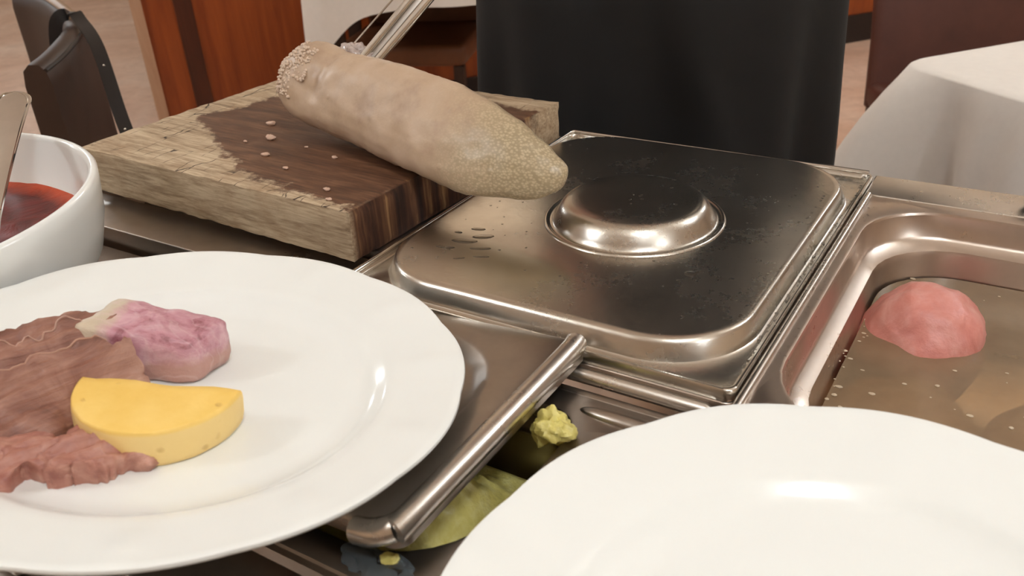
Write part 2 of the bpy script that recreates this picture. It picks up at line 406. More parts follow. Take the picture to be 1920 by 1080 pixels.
# ------------------------------------------------------------------ the room
RX0, RX1, RY0, RY1 = -9.5, 4.5, -4.5, 8.0
struct('floor', *box(RX0, RX1, RY0, RY1, -0.1, 0), 'floor')
struct('ceiling', *box(RX0, RX1, RY0, RY1, CEIL, CEIL + 0.1), 'ceil')
struct('wall_left', *box(RX0 - 0.1, RX0, RY0, RY1, 0, CEIL), 'plaster')
struct('wall_right', *box(RX1, RX1 + 0.1, RY0, RY1, 0, CEIL), 'plaster')
struct('wall_front', *box(RX0, RX1, RY0 - 0.1, RY0, 0, CEIL), 'plaster')
struct('wall_back', *box(RX0, RX1, RY1, RY1 + 0.1, 0, CEIL), 'plaster')
# wall with an orange-brown wooden dado, standing obliquely across the room
pa = Vector((-2.60, 1.70, 0)); pb = Vector((-0.5428, 4.5467, 0)); pd = (pb - pa).normalized(); pn = Vector((-pd.y, pd.x, 0))
def pbox(s0, s1, t0, t1, z0, z1):
    V, F = box(s0, s1, t0, t1, z0, z1); return [pa + pd * v.x + pn * v.y + Vector((0, 0, v.z)) for v in V], F
part = bpy.data.objects.new('wall_partition', None); C.objects.link(part); part.location = pa; part['kind'] = 'structure'; part['label'] = 'wall with orange-brown wooden panelling behind the dining tables'
obj('panel', *pbox(0.06, 6.0, 0.0, 0.12, 0.14, 1.25), 'panel', part, smooth=False)
obj('plinth', *pbox(0.06, 6.0, -0.015, 0.12, 0, 0.14), 'plinth', part, smooth=False)
obj('edge_strip', *pbox(0.02, 0.06, -0.02, 0.14, 0, 1.25), 'panel_edge', part, smooth=False)
obj('dark_strip', *pbox(0.17, 0.235, -0.012, 0.0, 0.14, 1.25), 'panel_dark', part, smooth=False)
obj('dado_rail', *pbox(0.02, 6.0, -0.04, 0.16, 1.25, 1.29), 'panel_dark', part, smooth=False)
obj('added_upper_wall', *pbox(0.02, 6.0, 0.0, 0.12, 1.29, CEIL), 'plaster', part, smooth=False)  # unseen, added so the large lid mirrors a bright cream surface
for s0 in (1.6, 3.0, 4.4): obj('dark_strip', *pbox(s0, s0 + 0.05, -0.012, 0.0, 0.14, 1.25), 'panel_dark', part, smooth=False)

for x, y in ADDED_LAMPS:  # added sources; globes so that ceiling and walls are lit too
    t = thing('added_lamp', 'added globe lamp out of view, lighting the dining room', 'lamp', (x, y, 2.16), 'added globe lamps out of view in the dining room')
    obj('globe', *lathe([(0.13 * math.sin(PI * k / 24) + 1e-5, 2.29 - 0.13 * math.cos(PI * k / 24)) for k in range(25)], 40, (x, y, 0)), 'lamp', t)
    obj('cord', *tube([(x, y, 2.42), (x, y, CEIL - 0.02)], 0.006, 8), 'lamp_frame', t)
    obj('canopy', *lathe([(0.0, CEIL - 0.03), (0.05, CEIL - 0.028), (0.06, CEIL)], 24, (x, y, 0)), 'lamp_frame', t)

# ------------------------------------------------------------------ serving cart
cart = thing('serving_cart', 'stainless steel carving trolley holding the food pans', 'serving cart', (0.15, 0.0, 0))
X0, X1, Y0, Y1 = -0.425, 0.84, -0.36, 0.332
def cbox(x0, x1, y0, y1, z0, z1, b=0.0): return box(x0, x1, y0, y1, z0 + H, z1 + H, b)
def rail(*a, mat='steel_dark'): return obj('deck_rail', *cbox(*a, 0.0012), mat, cart)
rail(X0, -0.012, 0.290, Y1, -0.03, -0.006)                     # behind the board
rail(-0.012, 0.2655, 0.3255, Y1, -0.03, -0.002)
rail(0.2655, X1, 0.291, Y1, -0.03, 0.0005, mat='steel')
rail(X0, -0.345, 0.028, 0.290, -0.03, -0.006)
rail(-0.345, -0.003, 0.012, 0.060, -0.03, -0.0105)             # ledge under the board's front edge
rail(-0.003, 0.2655, -0.0165, -0.0105, -0.03, -0.0125)
rail(X0, -0.1395, -0.330, 0.008, -0.05, -0.0255)                # tray carrying the bowl
rail(-0.1395, 0.2655, -0.216, -0.1775, -0.05, -0.022)
rail(-0.1395, 0.2655, -0.262, -0.219, -0.05, -0.026)
rail(X0, X1, Y0, -0.331, -0.05, -0.010)
rail(-0.1395, 0.2655, -0.330, -0.265, -0.05, -0.03)
rail(0.80, X1, -0.0215, 0.290, -0.03, 0.0)
obj('plate_shelf', *cbox(0.268, 0.80, -0.330, -0.0225, -0.03, 0.0108, 0.002), 'steel_dark', cart)
obj('plate_rest', *cbox(-0.05, 0.02, -0.240, -0.200, -0.026, 0.0205, 0.003), 'steel_dark', cart)
obj('cross_bar', *tube([W(0.03, -0.0045, -0.0085), W(0.2525, -0.0045, -0.0085), W(0.255, -0.0045, -0.0085)], [0.0042, 0.0042, 0.003], 14), 'steel', cart)
for nm, a in (('front_panel', (X0, X1, Y0, Y0 + 0.004)), ('back_panel', (X0, X1, Y1 - 0.004, Y1)), ('side_panel', (X0, X0 + 0.004, Y0 + 0.004, Y1 - 0.004)), ('side_panel', (X1 - 0.004, X1, Y0 + 0.004, Y1 - 0.004))):
    obj(nm, *cbox(*a, -0.32, -0.052 if nm == 'front_panel' else -0.031), 'steel_dark', cart, smooth=False)
obj('bottom_shelf', *cbox(X0, X1, Y0, Y1, -0.70, -0.68), 'steel_dark', cart, smooth=False)
for x in (X0 + 0.02, X1 - 0.02):
    for y in (Y0 + 0.02, Y1 - 0.02):
        obj('leg', *tube([(x, y, 0.10), (x, y, H - 0.055)], 0.014, 12), 'steel_dark', cart)
        wv, wf = lathe([(0.0, -0.014), (0.044, -0.014), (0.05, -0.009), (0.05, 0.009), (0.044, 0.014), (0.0, 0.014)], 24)
        cst = obj('caster', [Vector((x + v.z, y + v.x, 0.05 + v.y)) for v in wv], wf, 'rubber', cart)
        obj('fork', *join(box(x - 0.022, x - 0.017, y - 0.015, y + 0.015, 0.04, 0.105), box(x + 0.017, x + 0.022, y - 0.015, y + 0.015, 0.04, 0.105), box(x - 0.022, x + 0.022, y - 0.015, y + 0.015, 0.10, 0.105)), 'steel_dark', cst, smooth=False)
kn = lathe([(0, 0.0), (0.007, 0.0), (0.006, 0.006), (0.009, 0.012), (0.009, 0.018), (0.006, 0.022), (0, 0.023)], 20, W(0.375, 0.3235, 0.0005))
obj('knob', *kn, 'black_plastic', cart)['label'] = 'small black knob on the back rim'

# ------------------------------------------------------------------ pans
def pan(name, label, cx, cy, ohx, ohy, ihx, ihy, r, zt, depth, mat, loc, step=True):
    t = thing(name, label, 'food pan', loc)
    sr = lambda k: tuple(q_ * k for q_ in r) if isinstance(r, tuple) else r * k
    f = [rrect(cx, cy, ohx, ohy, 0.006, zt - 0.006 + H), rrect(cx, cy, ohx, ohy, 0.006, zt - 0.001 + H), rrect(cx, cy, ohx - 0.001, ohy - 0.001, 0.006, zt + H), rrect(cx, cy, ihx + 0.002, ihy + 0.002, r, zt + H), rrect(cx, cy, ihx + 0.0006, ihy + 0.0006, r, zt - 0.0005 + H), rrect(cx, cy, ihx, ihy, r, zt - 0.002 + H)]
    obj('flange', *loft(f), mat, t)
    q = 0.012 if step else 0.002
    b = [rrect(cx, cy, ihx, ihy, r, zt - 0.002 + H), rrect(cx, cy, ihx - 0.002, ihy - 0.002, r, zt - 0.017 + H), rrect(cx, cy, ihx - 0.004, ihy - 0.004, r, zt - 0.0195 + H), rrect(cx, cy, ihx - q, ihy - q, r, zt - 0.0225 + H), rrect(cx, cy, ihx - q - 0.001, ihy - q - 0.001, r, zt - 0.026 + H), rrect(cx, cy, ihx - q - 0.006, ihy - q - 0.006, sr(0.9), zt - depth + 0.012 + H), rrect(cx, cy, ihx - q - 0.010, ihy - q - 0.010, sr(0.85), zt - depth + 0.003 + H), rrect(cx, cy, ihx - q - 0.02, ihy - q - 0.02, sr(0.7), zt - depth + H)]
    obj('basin', *loft(b, True, False, True), mat, t)
    return t
lid_pan = pan('food_pan', 'steel pan hidden under the large domed lid', 0.1325, 0.1625, 0.1325, 0.1625, 0.119, 0.149, 0.05, -0.0035, 0.10, 'steel_pan', W(0.1325, 0.1625, -0.10), False)
broth_pan = pan('food_pan', 'open steel pan of broth with pink meat standing in it', 0.5315, 0.1365, 0.2645, 0.1545, 0.2530, 0.1415, 0.052, 0.0, 0.10, 'steel_pan', W(0.5315, 0.1365, -0.10))
obj('rolled_rim', *tube([W(0.2690, -0.017, 0.0008), W(0.2690, 0.10, 0.0008), W(0.2690, 0.288, 0.0008)], 0.0027, 12), 'steel', broth_pan)
mash_pan = pan('food_pan', 'shallow steel pan of yellow mash beside the right plate', 0.0630, -0.0975, 0.2015, 0.0795, 0.1350, 0.0630, (0.018, 0.018, 0.05, 0.052), -0.0105, 0.065, 'steel_dark', W(0.063, -0.0975, -0.075), False)
obj('embossed_ridge', *blob(W(0.222, -0.0300, -0.0105), 0.028, 0.0050, 0.0042, 0, 1, 28, 16), 'steel_dark', mash_pan)
tray = pan('food_pan', 'steel pan in the trolley beneath the wooden board', -0.1745, 0.1755, 0.1685, 0.1135, 0.155, 0.100, 0.04, -0.0045, 0.08, 'steel_dark', W(-0.1745, 0.1755, -0.085), False)

# ------------------------------------------------------------------ large lid
lid = thing('pan_lid', 'large square steel lid with round raised dome and water drops', 'pan lid', W(0.1325, 0.1625, -0.0035))
c0 = (0.1325, 0.1625)
fl = [(0.1325, 0.1625, 0.006, -0.0032), (0.1327, 0.1627, 0.006, 0.0030), (0.1320, 0.1620, 0.006, 0.0040), (0.1308, 0.1608, 0.006, 0.0040), (0.1300, 0.1600, 0.006, 0.0030), (0.1297, 0.1597, 0.006, 0.0008), (0.1285, 0.1585, 0.006, 0.0), (0.1262, 0.1530, 0.056, 0.0), (0.1252, 0.1520, 0.056, 0.0008)]
obj('flange', *loft([rrect(*c0, a, b, r, z + H, 14) for a, b, r, z in fl]), 'steel_lid', lid, angle=50)
pf = [(0.1252, 0.1520, 0.056, 0.0008), (0.1246, 0.1512, 0.056, 0.003), (0.1222, 0.1480, 0.054, 0.0095), (0.1212, 0.1468, 0.053, 0.0112), (0.1200, 0.1455, 0.052, 0.0120), (0.117, 0.142, 0.05, 0.0122), (0.06, 0.07, 0.04, 0.0122)]
obj('raised_panel', *loft([rrect(*c0, a, b, r, z + H, 14) for a, b, r, z in pf], True, False, True), 'steel_lid', lid, angle=50)
obj('rolled_rim', *tube([W(0.0008, 0.004, 0.0035), W(0.0008, 0.16, 0.0040), W(0.0008, 0.3195, 0.0050), W(0.0020, 0.3225, 0.0052), W(0.005, 0.3242, 0.0052), W(0.13, 0.3242, 0.0048), W(0.2615, 0.3242, 0.0042)], 0.0020, 12), 'steel_bright', lid)
dc = (0.139, 0.157)
dome = [(0.0628, 0.0120), (0.0622, 0.0132), (0.0610, 0.0136), (0.0600, 0.0132), (0.0592, 0.0126), (0.0578, 0.0126), (0.0568, 0.0132), (0.0560, 0.0140), (0.0545, 0.0165), (0.0515, 0.0215), (0.0490, 0.0245), (0.0462, 0.0262), (0.0425, 0.0270), (0.036, 0.0272), (0.0, 0.0272)]
obj('dome', *lathe(dome, 96, W(dc[0], dc[1], 0)), 'steel_lid', lid, angle=60)
# small lid over the mash, turned-down edge on the right
lid2 = thing('pan_lid', 'small steel lid with rolled edge lying under the plate of meat', 'pan lid', W(0.17, -0.08, 0.0))
def L2(x, y, z):        # slight slope down to the left
    return W(x, y, z + 0.0105 + (x - 0.185) * 0.075)
l2c = (0.0240, -0.0800); hx2, hy2 = 0.158, 0.083
rings = []
for a, b, r, z in ((0.158, 0.083, 0.008, -0.010), (0.1578, 0.0828, 0.008, -0.0045), (0.1566, 0.0816, 0.008, -0.0012), (0.1545, 0.0795, 0.008, 0.0), (0.133, 0.064, 0.055, 0.0), (0.130, 0.061, 0.054, -0.0012), (0.126, 0.057, 0.052, -0.0052), (0.122, 0.053, 0.05, -0.0065), (0.112, 0.044, 0.042, -0.0065), (0.110, 0.042, 0.040, -0.0058), (0.106, 0.038, 0.037, -0.002), (0.103, 0.035, 0.034, -0.0012), (0.05, 0.012, 0.011, -0.0012)):
    rings.append([L2(p.x, p.y, z) for p in rrect(*l2c, a, b, r, 0, 10)])
obj('lid_plate', *loft(rings, True, False, True), 'steel_dark', lid2, angle=50)
rp = [L2(0.1765, 0.000, -0.0010), L2(0.1775, -0.02, -0.0015), L2(0.1775, -0.148, -0.0015), L2(0.1755, -0.1575, -0.0022), L2(0.168, -0.1625, -0.004), L2(0.158, -0.1630, -0.006)]
obj('rolled_edge', *tube(smooth_path(rp, 5), 0.0062, 16), 'steel', lid2)

# ------------------------------------------------------------------ broth and the meat standing in it
zb = -0.041
ring = lambda a: [p for p in rrect(0.5315, 0.1365, 0.2365 - a, 0.1250 - a, 0.05 - a * 0.5, zb + H, 10)]
br = obj('broth', *loft([ring(0.0), ring(0.004), ring(0.03)], True, False, True), 'broth', None, loc=W(0.5315, 0.1365, zb))
tag(br, 'cloudy tan broth filling the open pan', 'broth', kind='stuff')
def meat_shape(q, d):
    k = 1 - 0.32 * max(0, -d.x) - 0.10 * abs(d.y)
    return Vector((q.x, q.y * k, q.z * (1 - 0.18 * max(0, -d.x))))
mv, mf = blob((0, 0, 0), 0.0405, 0.047, 0.041, 0.005, 22, 64, 40, 3, meat_shape)
rm = Matrix.Rotation(math.radians(10), 4, 'Z') @ Matrix.Rotation(math.radians(-12), 4, 'Y')
tag(obj('cured_meat', [W(0.3275, 0.186, -0.0565) + rm @ v for v in mv], mf, 'tongue_pink', None, loc=W(0.331, 0.185, -0.0985)), 'pink cured meat joint rising out of the broth', 'meat')
tag(obj('boiled_joint', *blob(W(0.333, 0.106, -0.072), 0.044, 0.046, 0.0275, 0.006, 20, 48, 28, 8), 'pale_meat', None, loc=W(0.333, 0.106, -0.0985)), 'pale meat joint wholly under the broth in front of the pink one', 'meat')
tag(obj('boiled_joint', *blob(W(0.420, 0.105, -0.071), 0.045, 0.056, 0.0285, 0.006, 20, 48, 28, 15), 'pale_meat', None, loc=W(0.416, 0.110, -0.0985)), 'pale meat joint breaking the broth at the right picture edge', 'meat')
V, F = [], []
for i in range(60):
    if i < 40: x = random.gauss(0.296, 0.006); y = random.uniform(0.03, 0.19)
    else: x = random.uniform(0.30, 0.40); y = random.choice((random.uniform(0.225, 0.25), random.uniform(0.07, 0.16)))
    s = random.uniform(0.0004, 0.0013)
    v, f = blob(W(x, y, zb + 0.0003), s * random.uniform(1, 2.2), s, s * 0.35, s * 0.3, 400, 10, 6, i); V2, F2 = join((V, F), (v, f)); V, F = V2, F2
tag(obj('fat_flecks', V, F, 'fat', None, loc=W(0.30, 0.12, zb)), 'small pale flecks of fat floating on the broth', 'fat', kind='stuff')

# ------------------------------------------------------------------ mash
def mash_surface():
    nx, ny = 70, 44; V, F = [], []
    for j in range(ny + 1):
        for i in range(nx + 1):
            u = i / nx; v = j / ny; x = lerp(0.02, 0.1780, u); y = lerp(-0.1470, -0.052, v)
            e = min(1, min(u, 1 - u) * 9) * min(1, min(v, 1 - v) * 7)
            # keep inside the pan's rounded front corner
            cx, cy = 0.138, -0.107; dx, dy = max(0, x - cx), max(0, cy - y); r = math.hypot(dx, dy)
            if r > 0.041: x = cx + dx * 0.041 / r; y = cy - dy * 0.041 / r
            q_ = min(1, max(0, (y + 0.100) / 0.045)); front = 1 - q_ * q_ * (3 - 2 * q_)
            z = -0.050 + 0.030 * (e ** 0.5) * front + (0.005 * fbm((x, y, 0), 120) + 0.004 * abs(noise.noise(Vector((x, y, 3)) * 90))) * e
            V.append(W(x, y, min(z, -0.0125)))
    for j in range(ny):
        for i in range(nx):
            a = j * (nx + 1) + i; F.append((a, a + 1, a + nx + 2, a + nx + 1))
    n = len(V); per = [i for i in range(nx + 1)] + [(nx + 1) * (j + 1) - 1 for j in range(1, ny + 1)] + [(nx + 1) * ny + i for i in range(nx - 1, -1, -1)] + [(nx + 1) * j for j in range(ny - 1, 0, -1)]
    V += [V[i] - Vector((0, 0, 0.018)) for i in per]; m = len(per)
    for k in range(m): F.append((per[k], per[(k + 1) % m], n + (k + 1) % m, n + k))
    F.append(tuple(range(n + m - 1, n - 1, -1)))
    return V, F
tag(obj('mash', *mash_surface(), 'mash', None, loc=W(0.11, -0.10, -0.07), angle=180), 'yellow mash in the pan under the small lid', 'mash', kind='stuff')
tag(obj('mash_lump', *blob(W(0.1930, -0.0565, -0.0055), 0.0112, 0.0090, 0.0075, 0.0045, 150, 48, 30, 5), 'mash', None, loc=W(0.193, -0.0565, -0.0125)), 'ragged yellow lump of mash on the pan edge beside the small lid', 'mash')
v, f = blob(W(0.1715, -0.1605, -0.0100), 0.0042, 0.0034, 0.0014, 0.0010, 300, 30, 12, 9)
tag(obj('mash_lump', v, f, 'mash', None, loc=W(0.1715, -0.1605, -0.0105)), 'small pale dab of mash on the dark pan rim', 'mash')
v, f = blob(W(0.168, -0.1655, -0.0104), 0.020, 0.0095, 0.0008, 0.0035, 110, 60, 8, 31)
tag(obj('starch_spill', v, f, 'cloudy', None, loc=W(0.168, -0.1655, -0.0105)), 'cloudy grey splash of cooking water on the front pan rim', 'spill')

# ------------------------------------------------------------------ cutting board
board = thing('cutting_board', 'thick worn oak cutting board with a dark wet stain', 'cutting board', W(-0.1755, 0.19, 0.0))
def board_mesh():
    x0, x1, y0, y1, z0, z1 = -0.333, -0.018, 0.0, 0.278, -0.0045, 0.034
    nx, ny, nz = 64, 56, 8; V = []; F = []; idx = {}
    def P(i, j, k):
        key = (i, j, k)
        if key in idx: return idx[key]
        x = lerp(x0, x1, i / nx); y = lerp(y0, y1, j / ny); z = lerp(z0, z1, k / nz)
        b = 0.0025
        # ease the edges and wear them unevenly
        ex = (i in (0, nx)); ey = (j in (0, ny)); ez = (k in (0, nz))
        wv = b * (0.5 + 0.8 * abs(fbm((x, y, z), 60)))
        if ex + ey + ez >= 2:
            if ex: x += wv * 0.5 if i == 0 else -wv * 0.5
            if ey: y += wv * 0.5 if j == 0 else -wv * 0.5
            if ez: z += wv * 0.5 if k == 0 else -wv * 0.5
        d = 0.0006 * fbm((x * 0.4, y, z), 80)
        if k == nz: z += d
        if j == 0: y += d * 1.5
        if i == nx: x += d * 1.5
        idx[key] = len(V); V.append(Vector((x, y, z))); return idx[key]
    for i in range(nx):
        for j in range(ny):
            F.append((P(i, j, nz), P(i + 1, j, nz), P(i + 1, j + 1, nz), P(i, j + 1, nz))); F.append((P(i, j, 0), P(i, j + 1, 0), P(i + 1, j + 1, 0), P(i + 1, j, 0)))
    for i in range(nx):
        for k in range(nz):
            F.append((P(i, 0, k), P(i + 1, 0, k), P(i + 1, 0, k + 1), P(i, 0, k + 1))); F.append((P(i, ny, k), P(i, ny, k + 1), P(i + 1, ny, k + 1), P(i + 1, ny, k)))
    for j in range(ny):
        for k in range(nz):
            F.append((P(0, j, k), P(0, j, k + 1), P(0, j + 1, k + 1), P(0, j + 1, k))); F.append((P(nx, j, k), P(nx, j + 1, k), P(nx, j + 1, k + 1), P(nx, j, k + 1)))
    return V, F
bv, bf = board_mesh()
bo = obj('board_block', bv, bf, 'board', board, smooth=True, angle=50, local=True)
bo.rotation_euler.z = math.radians(-2.2)
bo.location = Vector((0.1755 - 0.0005, 0.040 - 0.19 + 0.0, 0.0))   # corner pivot on the front right
V, F = [], []
for (x, y, s) in ((-0.185, 0.135, 0.0035), (-0.158, 0.102, 0.0028), (-0.215, 0.165, 0.0032), (-0.12, 0.086, 0.0016), (-0.10, 0.12, 0.0018), (-0.06, 0.066, 0.002), (-0.045, 0.052, 0.0018), (-0.14, 0.13, 0.0012), (-0.2, 0.12, 0.0012)):
    V, F = join((V, F), blob(W(x, y, 0.0345 + s * 0.25), s * 1.5, s, s * 0.55, s * 0.5, 300, 14, 8, x * 100))
tag(obj('meat_crumbs', V, F, 'crumb', None, loc=W(-0.14, 0.11, 0.034)), 'tiny meat crumbs scattered on the wet board', 'crumbs', kind='stuff')

# ------------------------------------------------------------------ tongue
tong = thing('beef_tongue', 'whole boiled beef tongue, tip hanging over the board edge', 'meat', W(-0.06, 0.15, 0.034))
ST = [((-0.1872, 0.1663, 0.0755), (-0.001, 0.0093, 0.0154)), ((-0.1601, 0.1655, 0.0783), (0.001, 0.0183, 0.0272)), ((-0.1213, 0.1604, 0.0732), (0.0005, 0.0188, 0.0284)),
      ((-0.0736, 0.1491, 0.0706), (-0.0002, 0.0194, 0.03)), ((-0.03, 0.1358, 0.069), (0.0012, 0.0202, 0.03)), ((0.0078, 0.125, 0.0666), (0.0017, 0.0202, 0.0294)),
      ((0.0403, 0.1166, 0.0628), (0.0022, 0.0187, 0.0267)), ((0.0686, 0.1126, 0.0594), (0.0016, 0.0152, 0.0218)), ((0.0920, 0.1114, 0.0550), (0.0009, 0.0105, 0.0152)),
      ((0.1046, 0.1124, 0.0543), (0.0002, 0.0062, 0.0095)), ((0.1094, 0.1131, 0.0546), (0.0001, 0.0033, 0.0054)), ((0.1112, 0.1135, 0.0546), (0.0000, 0.0008, 0.0014))]
TH = [0.012, 0.024, 0.027, 0.027, 0.025, 0.0225, 0.020, 0.017, 0.013, 0.0085, 0.005, 0.001]
cen = smooth_path([W(*a) for a, b in ST], 9); hal = smooth_path([Vector(b) for a, b in ST], 9); thk = [v.x for v in smooth_path([Vector((t, 0, 0)) for t in TH], 9)]
rings = []; NT_ = 96; frames = []
for i, (c, h) in enumerate(zip(cen, hal)):
    ax = (cen[min(i + 1, len(cen) - 1)] - cen[max(i - 1, 0)]).normalized(); hw = h.length; e1 = h.normalized(); e2 = e1.cross(ax).normalized()
    if e2.dot(Vector((0.48, -0.73, 0.48))) < 0: e2 = -e2
    frames.append((c, e1, e2, hw, thk[i])); ring = []
    for k in range(NT_):
        a = 2 * PI * k / NT_; ca, sa = math.cos(a), math.sin(a)
        ca2 = math.copysign(abs(ca) ** 0.9, ca); sa2 = math.copysign(abs(sa) ** 0.85, sa)
        tt = max(thk[i], 0.0008) * (0.82 if sa > 0 else 1.0)
        p = c + e1 * hw * ca2 + e2 * tt * sa2
        u = i / (len(cen) - 1)
        groove = -0.0042 * math.exp(-((u - 0.155 - 0.03 * ca) / 0.022) ** 2) * max(0, sa)
        p += (e1 * ca + e2 * sa) * (0.0016 * fbm(p, 38) + 0.0005 * fbm(p, 170) + groove) * min(1, thk[i] / 0.01)
        ring.append(p)
    rings.append(ring)
obj('tongue_body', *loft(rings, True, True, True), 'tongue', tong, angle=80)
V, F = [], []
for i in range(240):
    u = random.uniform(0.0, 0.135); k = u * (len(frames) - 1); i0 = int(k); c, e1, e2, hw, tk = frames[i0]; c2 = frames[i0 + 1]
    fr_ = k - i0; cc = c.lerp(c2[0], fr_); hw = lerp(hw, c2[3], fr_); tk = lerp(tk, c2[4], fr_)
    a = random.uniform(0.35, 2.2) if u < 0.09 else random.uniform(0.8, 1.7)
    p = cc + e1 * hw * math.cos(a) ** 1 * (abs(math.cos(a)) ** -0.1) + e2 * tk * 0.82 * abs(math.sin(a)) ** 0.85
    s = random.uniform(0.0009, 0.0017)
    V, F = join((V, F), blob(p, s, s, s, 0, 1, 8, 5))
o = obj('papillae', V, F, 'papillae', tong); o['kind'] = 'stuff'; o['label'] = 'coarse beadlike bumps at the root'
c, e1, e2, hw, tk = frames[18]
cb = frames[16][0] + frames[16][1] * (frames[17][3] * 0.93) - frames[16][2] * 0.006 + Vector((0.008, 0, 0.001))
obj('cut_root', *blob(cb, 0.020, 0.010, 0.0085, 0.004, 120, 60, 30, 7), 'wet_flesh', tong)['label'] = 'glistening wet cut flesh at the root'

# ------------------------------------------------------------------ serving tongs
pb_ = W(-0.1044, 0.1799, 0.0967); pt_ = W(-0.0804, 0.2215, 0.1366); td = (pt_ - pb_).normalized()
tongs = thing('serving_tongs', 'stainless steel serving tongs gripping the root of the tongue', 'tongs', pb_ - td * 0.03)
vdir = Vector(cf); side = td.cross(vdir).normalized()
apex = pb_ + td * 0.27
obj('arm', *tube([pb_ - td * 0.035 + side * 0.0050, pb_ + side * 0.0050, apex + side * 0.0065], [0.0030, 0.0034, 0.0042], 14), 'steel_bright', tongs)
obj('arm', *tube([pb_ - td * 0.035 - side * 0.0055, pb_ - side * 0.0055, apex - side * 0.0070], [0.0032, 0.0036, 0.0044], 14), 'steel_bright', tongs)
obj('web', *tube([pb_ - td * 0.030 + vdir * 0.002, apex + vdir * 0.002], [0.0050, 0.0065], 14, flat=0.25, up=-vdir), 'steel_dark', tongs)
obj('thin_arm', *tube([W(-0.1406, 0.198, 0.0983), W(-0.122, 0.2386, 0.1316), apex + vdir * 0.01], 0.0009, 8), 'steel_bright', tongs)  # thin bright line standing in for the second tongs arm, edge-on
obj('pivot', *blob(apex + vdir * 0.004, 0.010, 0.010, 0.012, 0, 1, 16, 10), 'steel_bright', tongs)

# ------------------------------------------------------------------ plates
def plate(name, label, cx, cy, cz, a, b, spin, s=1.0):
    R = 0.138
    prof = [(0.0001, -0.0170), (0.05, -0.0172), (0.080, -0.0170), (0.0895, -0.0160), (0.0955, -0.0125), (0.0985, -0.0096), (0.1015, -0.0082), (0.106, -0.0073), (0.112, -0.0060), (0.120, -0.0042), (0.128, -0.0024), (0.1335, -0.0010), (0.1365, -0.0002), (0.1378, -0.0004), (0.1382, -0.0014), (0.1374, -0.0030), (0.1340, -0.0044), (0.118, -0.0085), (0.104, -0.0130), (0.096, -0.0185), (0.090, -0.0220), (0.086, -0.0240), (0.082, -0.0240), (0.080, -0.0215), (0.0001, -0.0205)]
    def rf(t, r, z):
        f = max(0, (r - 0.100) / 0.038); ph = t * 12 + spin
        sc = abs(math.sin(ph / 2))
        up = 1 if z > -0.0045 or r < 0.1 else 0.3
        fl = math.exp(-((((ph / (2 * PI) + 0.25 * (f - 0.5)) % 1) - 0.5) / 0.11) ** 2) * f * (1 - f) * 4
        return 1 + 0.011 * (sc - 0.6) * f ** 2, 0.0006 * (sc - 0.6) * f + 0.0013 * fl * up
    t = thing(name, label, 'plate', W(cx, cy, cz))
    n = Vector((-a, -b, 1)).normalized()
    t.rotation_mode = 'QUATERNION'; t.rotation_quaternion = Vector((0, 0, 1)).rotation_difference(n)
    V, F = lathe(prof, 192, (0, 0, 0), rf)
    up = [i for i in F]
    nrow = 192; split = 12 * nrow     # rows 0..12: eating face, the rest: lip, underside and foot
    f1 = [q for q in F if max(q) < 14 * nrow]; f2 = [q for q in F if min(q) >= 13 * nrow]
    obj('dish', V[:14 * nrow], f1, 'china', t, local=True, angle=70)
    obj('underside', V[13 * nrow:], [tuple(i - 13 * nrow for i in q) for q in f2], 'china', t, local=True, angle=70)
    return t, Matrix.Translation(W(cx, cy, cz)) @ t.rotation_quaternion.to_matrix().to_4x4()
pl1, PM1 = plate('dinner_plate', 'white china plate tilted, holding sliced meats and a yellow half round', 0.0378, -0.1460, 0.0400, -0.0792, -0.1164, 0.4)
pl2, PM2 = plate('dinner_plate', 'empty white china plate with a scalloped rim, nearest the camera', 0.3603, -0.1635, 0.0350, 0, 0, 1.7)
PI1 = PM1.inverted()
def on_plate(x, y):           # cart x,y of a point on the plate floor -> plate local x,y
    z = 0.0400 - 0.0172 - 0.0792 * (x - 0.0378) - 0.1164 * (y + 0.146)
    q = PI1 @ W(x, y, z); return q.x, q.y
PZ = -0.0170
def food(name, V, F, mat, label, cat, lx, ly, rz=0.0, z=PZ, angle=50, group=None):
    me_o = obj(name, V, F, mat, None, local=True, angle=angle)
    me_o.matrix_world = PM1 @ Matrix.Translation((lx, ly, z)) @ Matrix.Rotation(rz, 4, 'Z')
    return tag(me_o, label, cat, group)
# yellow half round: the flat cut side is at the back
def half_round():
    R, h = 0.0375, 0.0185; P = []
    n = 44
    for k in range(n + 1):
        a = PI + PI * k / n; P.append((R * math.cos(a), 0.0405 * math.sin(a)))
    for k in range(1, 12): P.append((R - 2 * R * k / 12, 0.0012 * math.sin(k * 0.9)))
    rings = []
    for s, z in ((0.92, 0.0), (0.96, 0.0008), (0.985, 0.003), (1.0, 0.007), (1.0, 0.0145), (0.993, 0.0170), (0.98, 0.0182), (0.95, 0.0186), (0.7, 0.0186), (0.3, 0.0187)):
        rings.append([Vector((x * s, (y + 0.018) * s - 0.018 + 0.0004 * fbm((x, y, z), 300), z + (0.0004 * fbm((x, y, z + 3), 200) if z < 0.002 else 0))) for x, y in P])
    return loft(rings, True, True, True)
hx_, hy_ = on_plate(0.0462, -0.1650)
food('polenta_slice', *half_round(), 'polenta', 'yellow half-round slice leaning on the brown meat', 'polenta', hx_, hy_, math.radians(29))
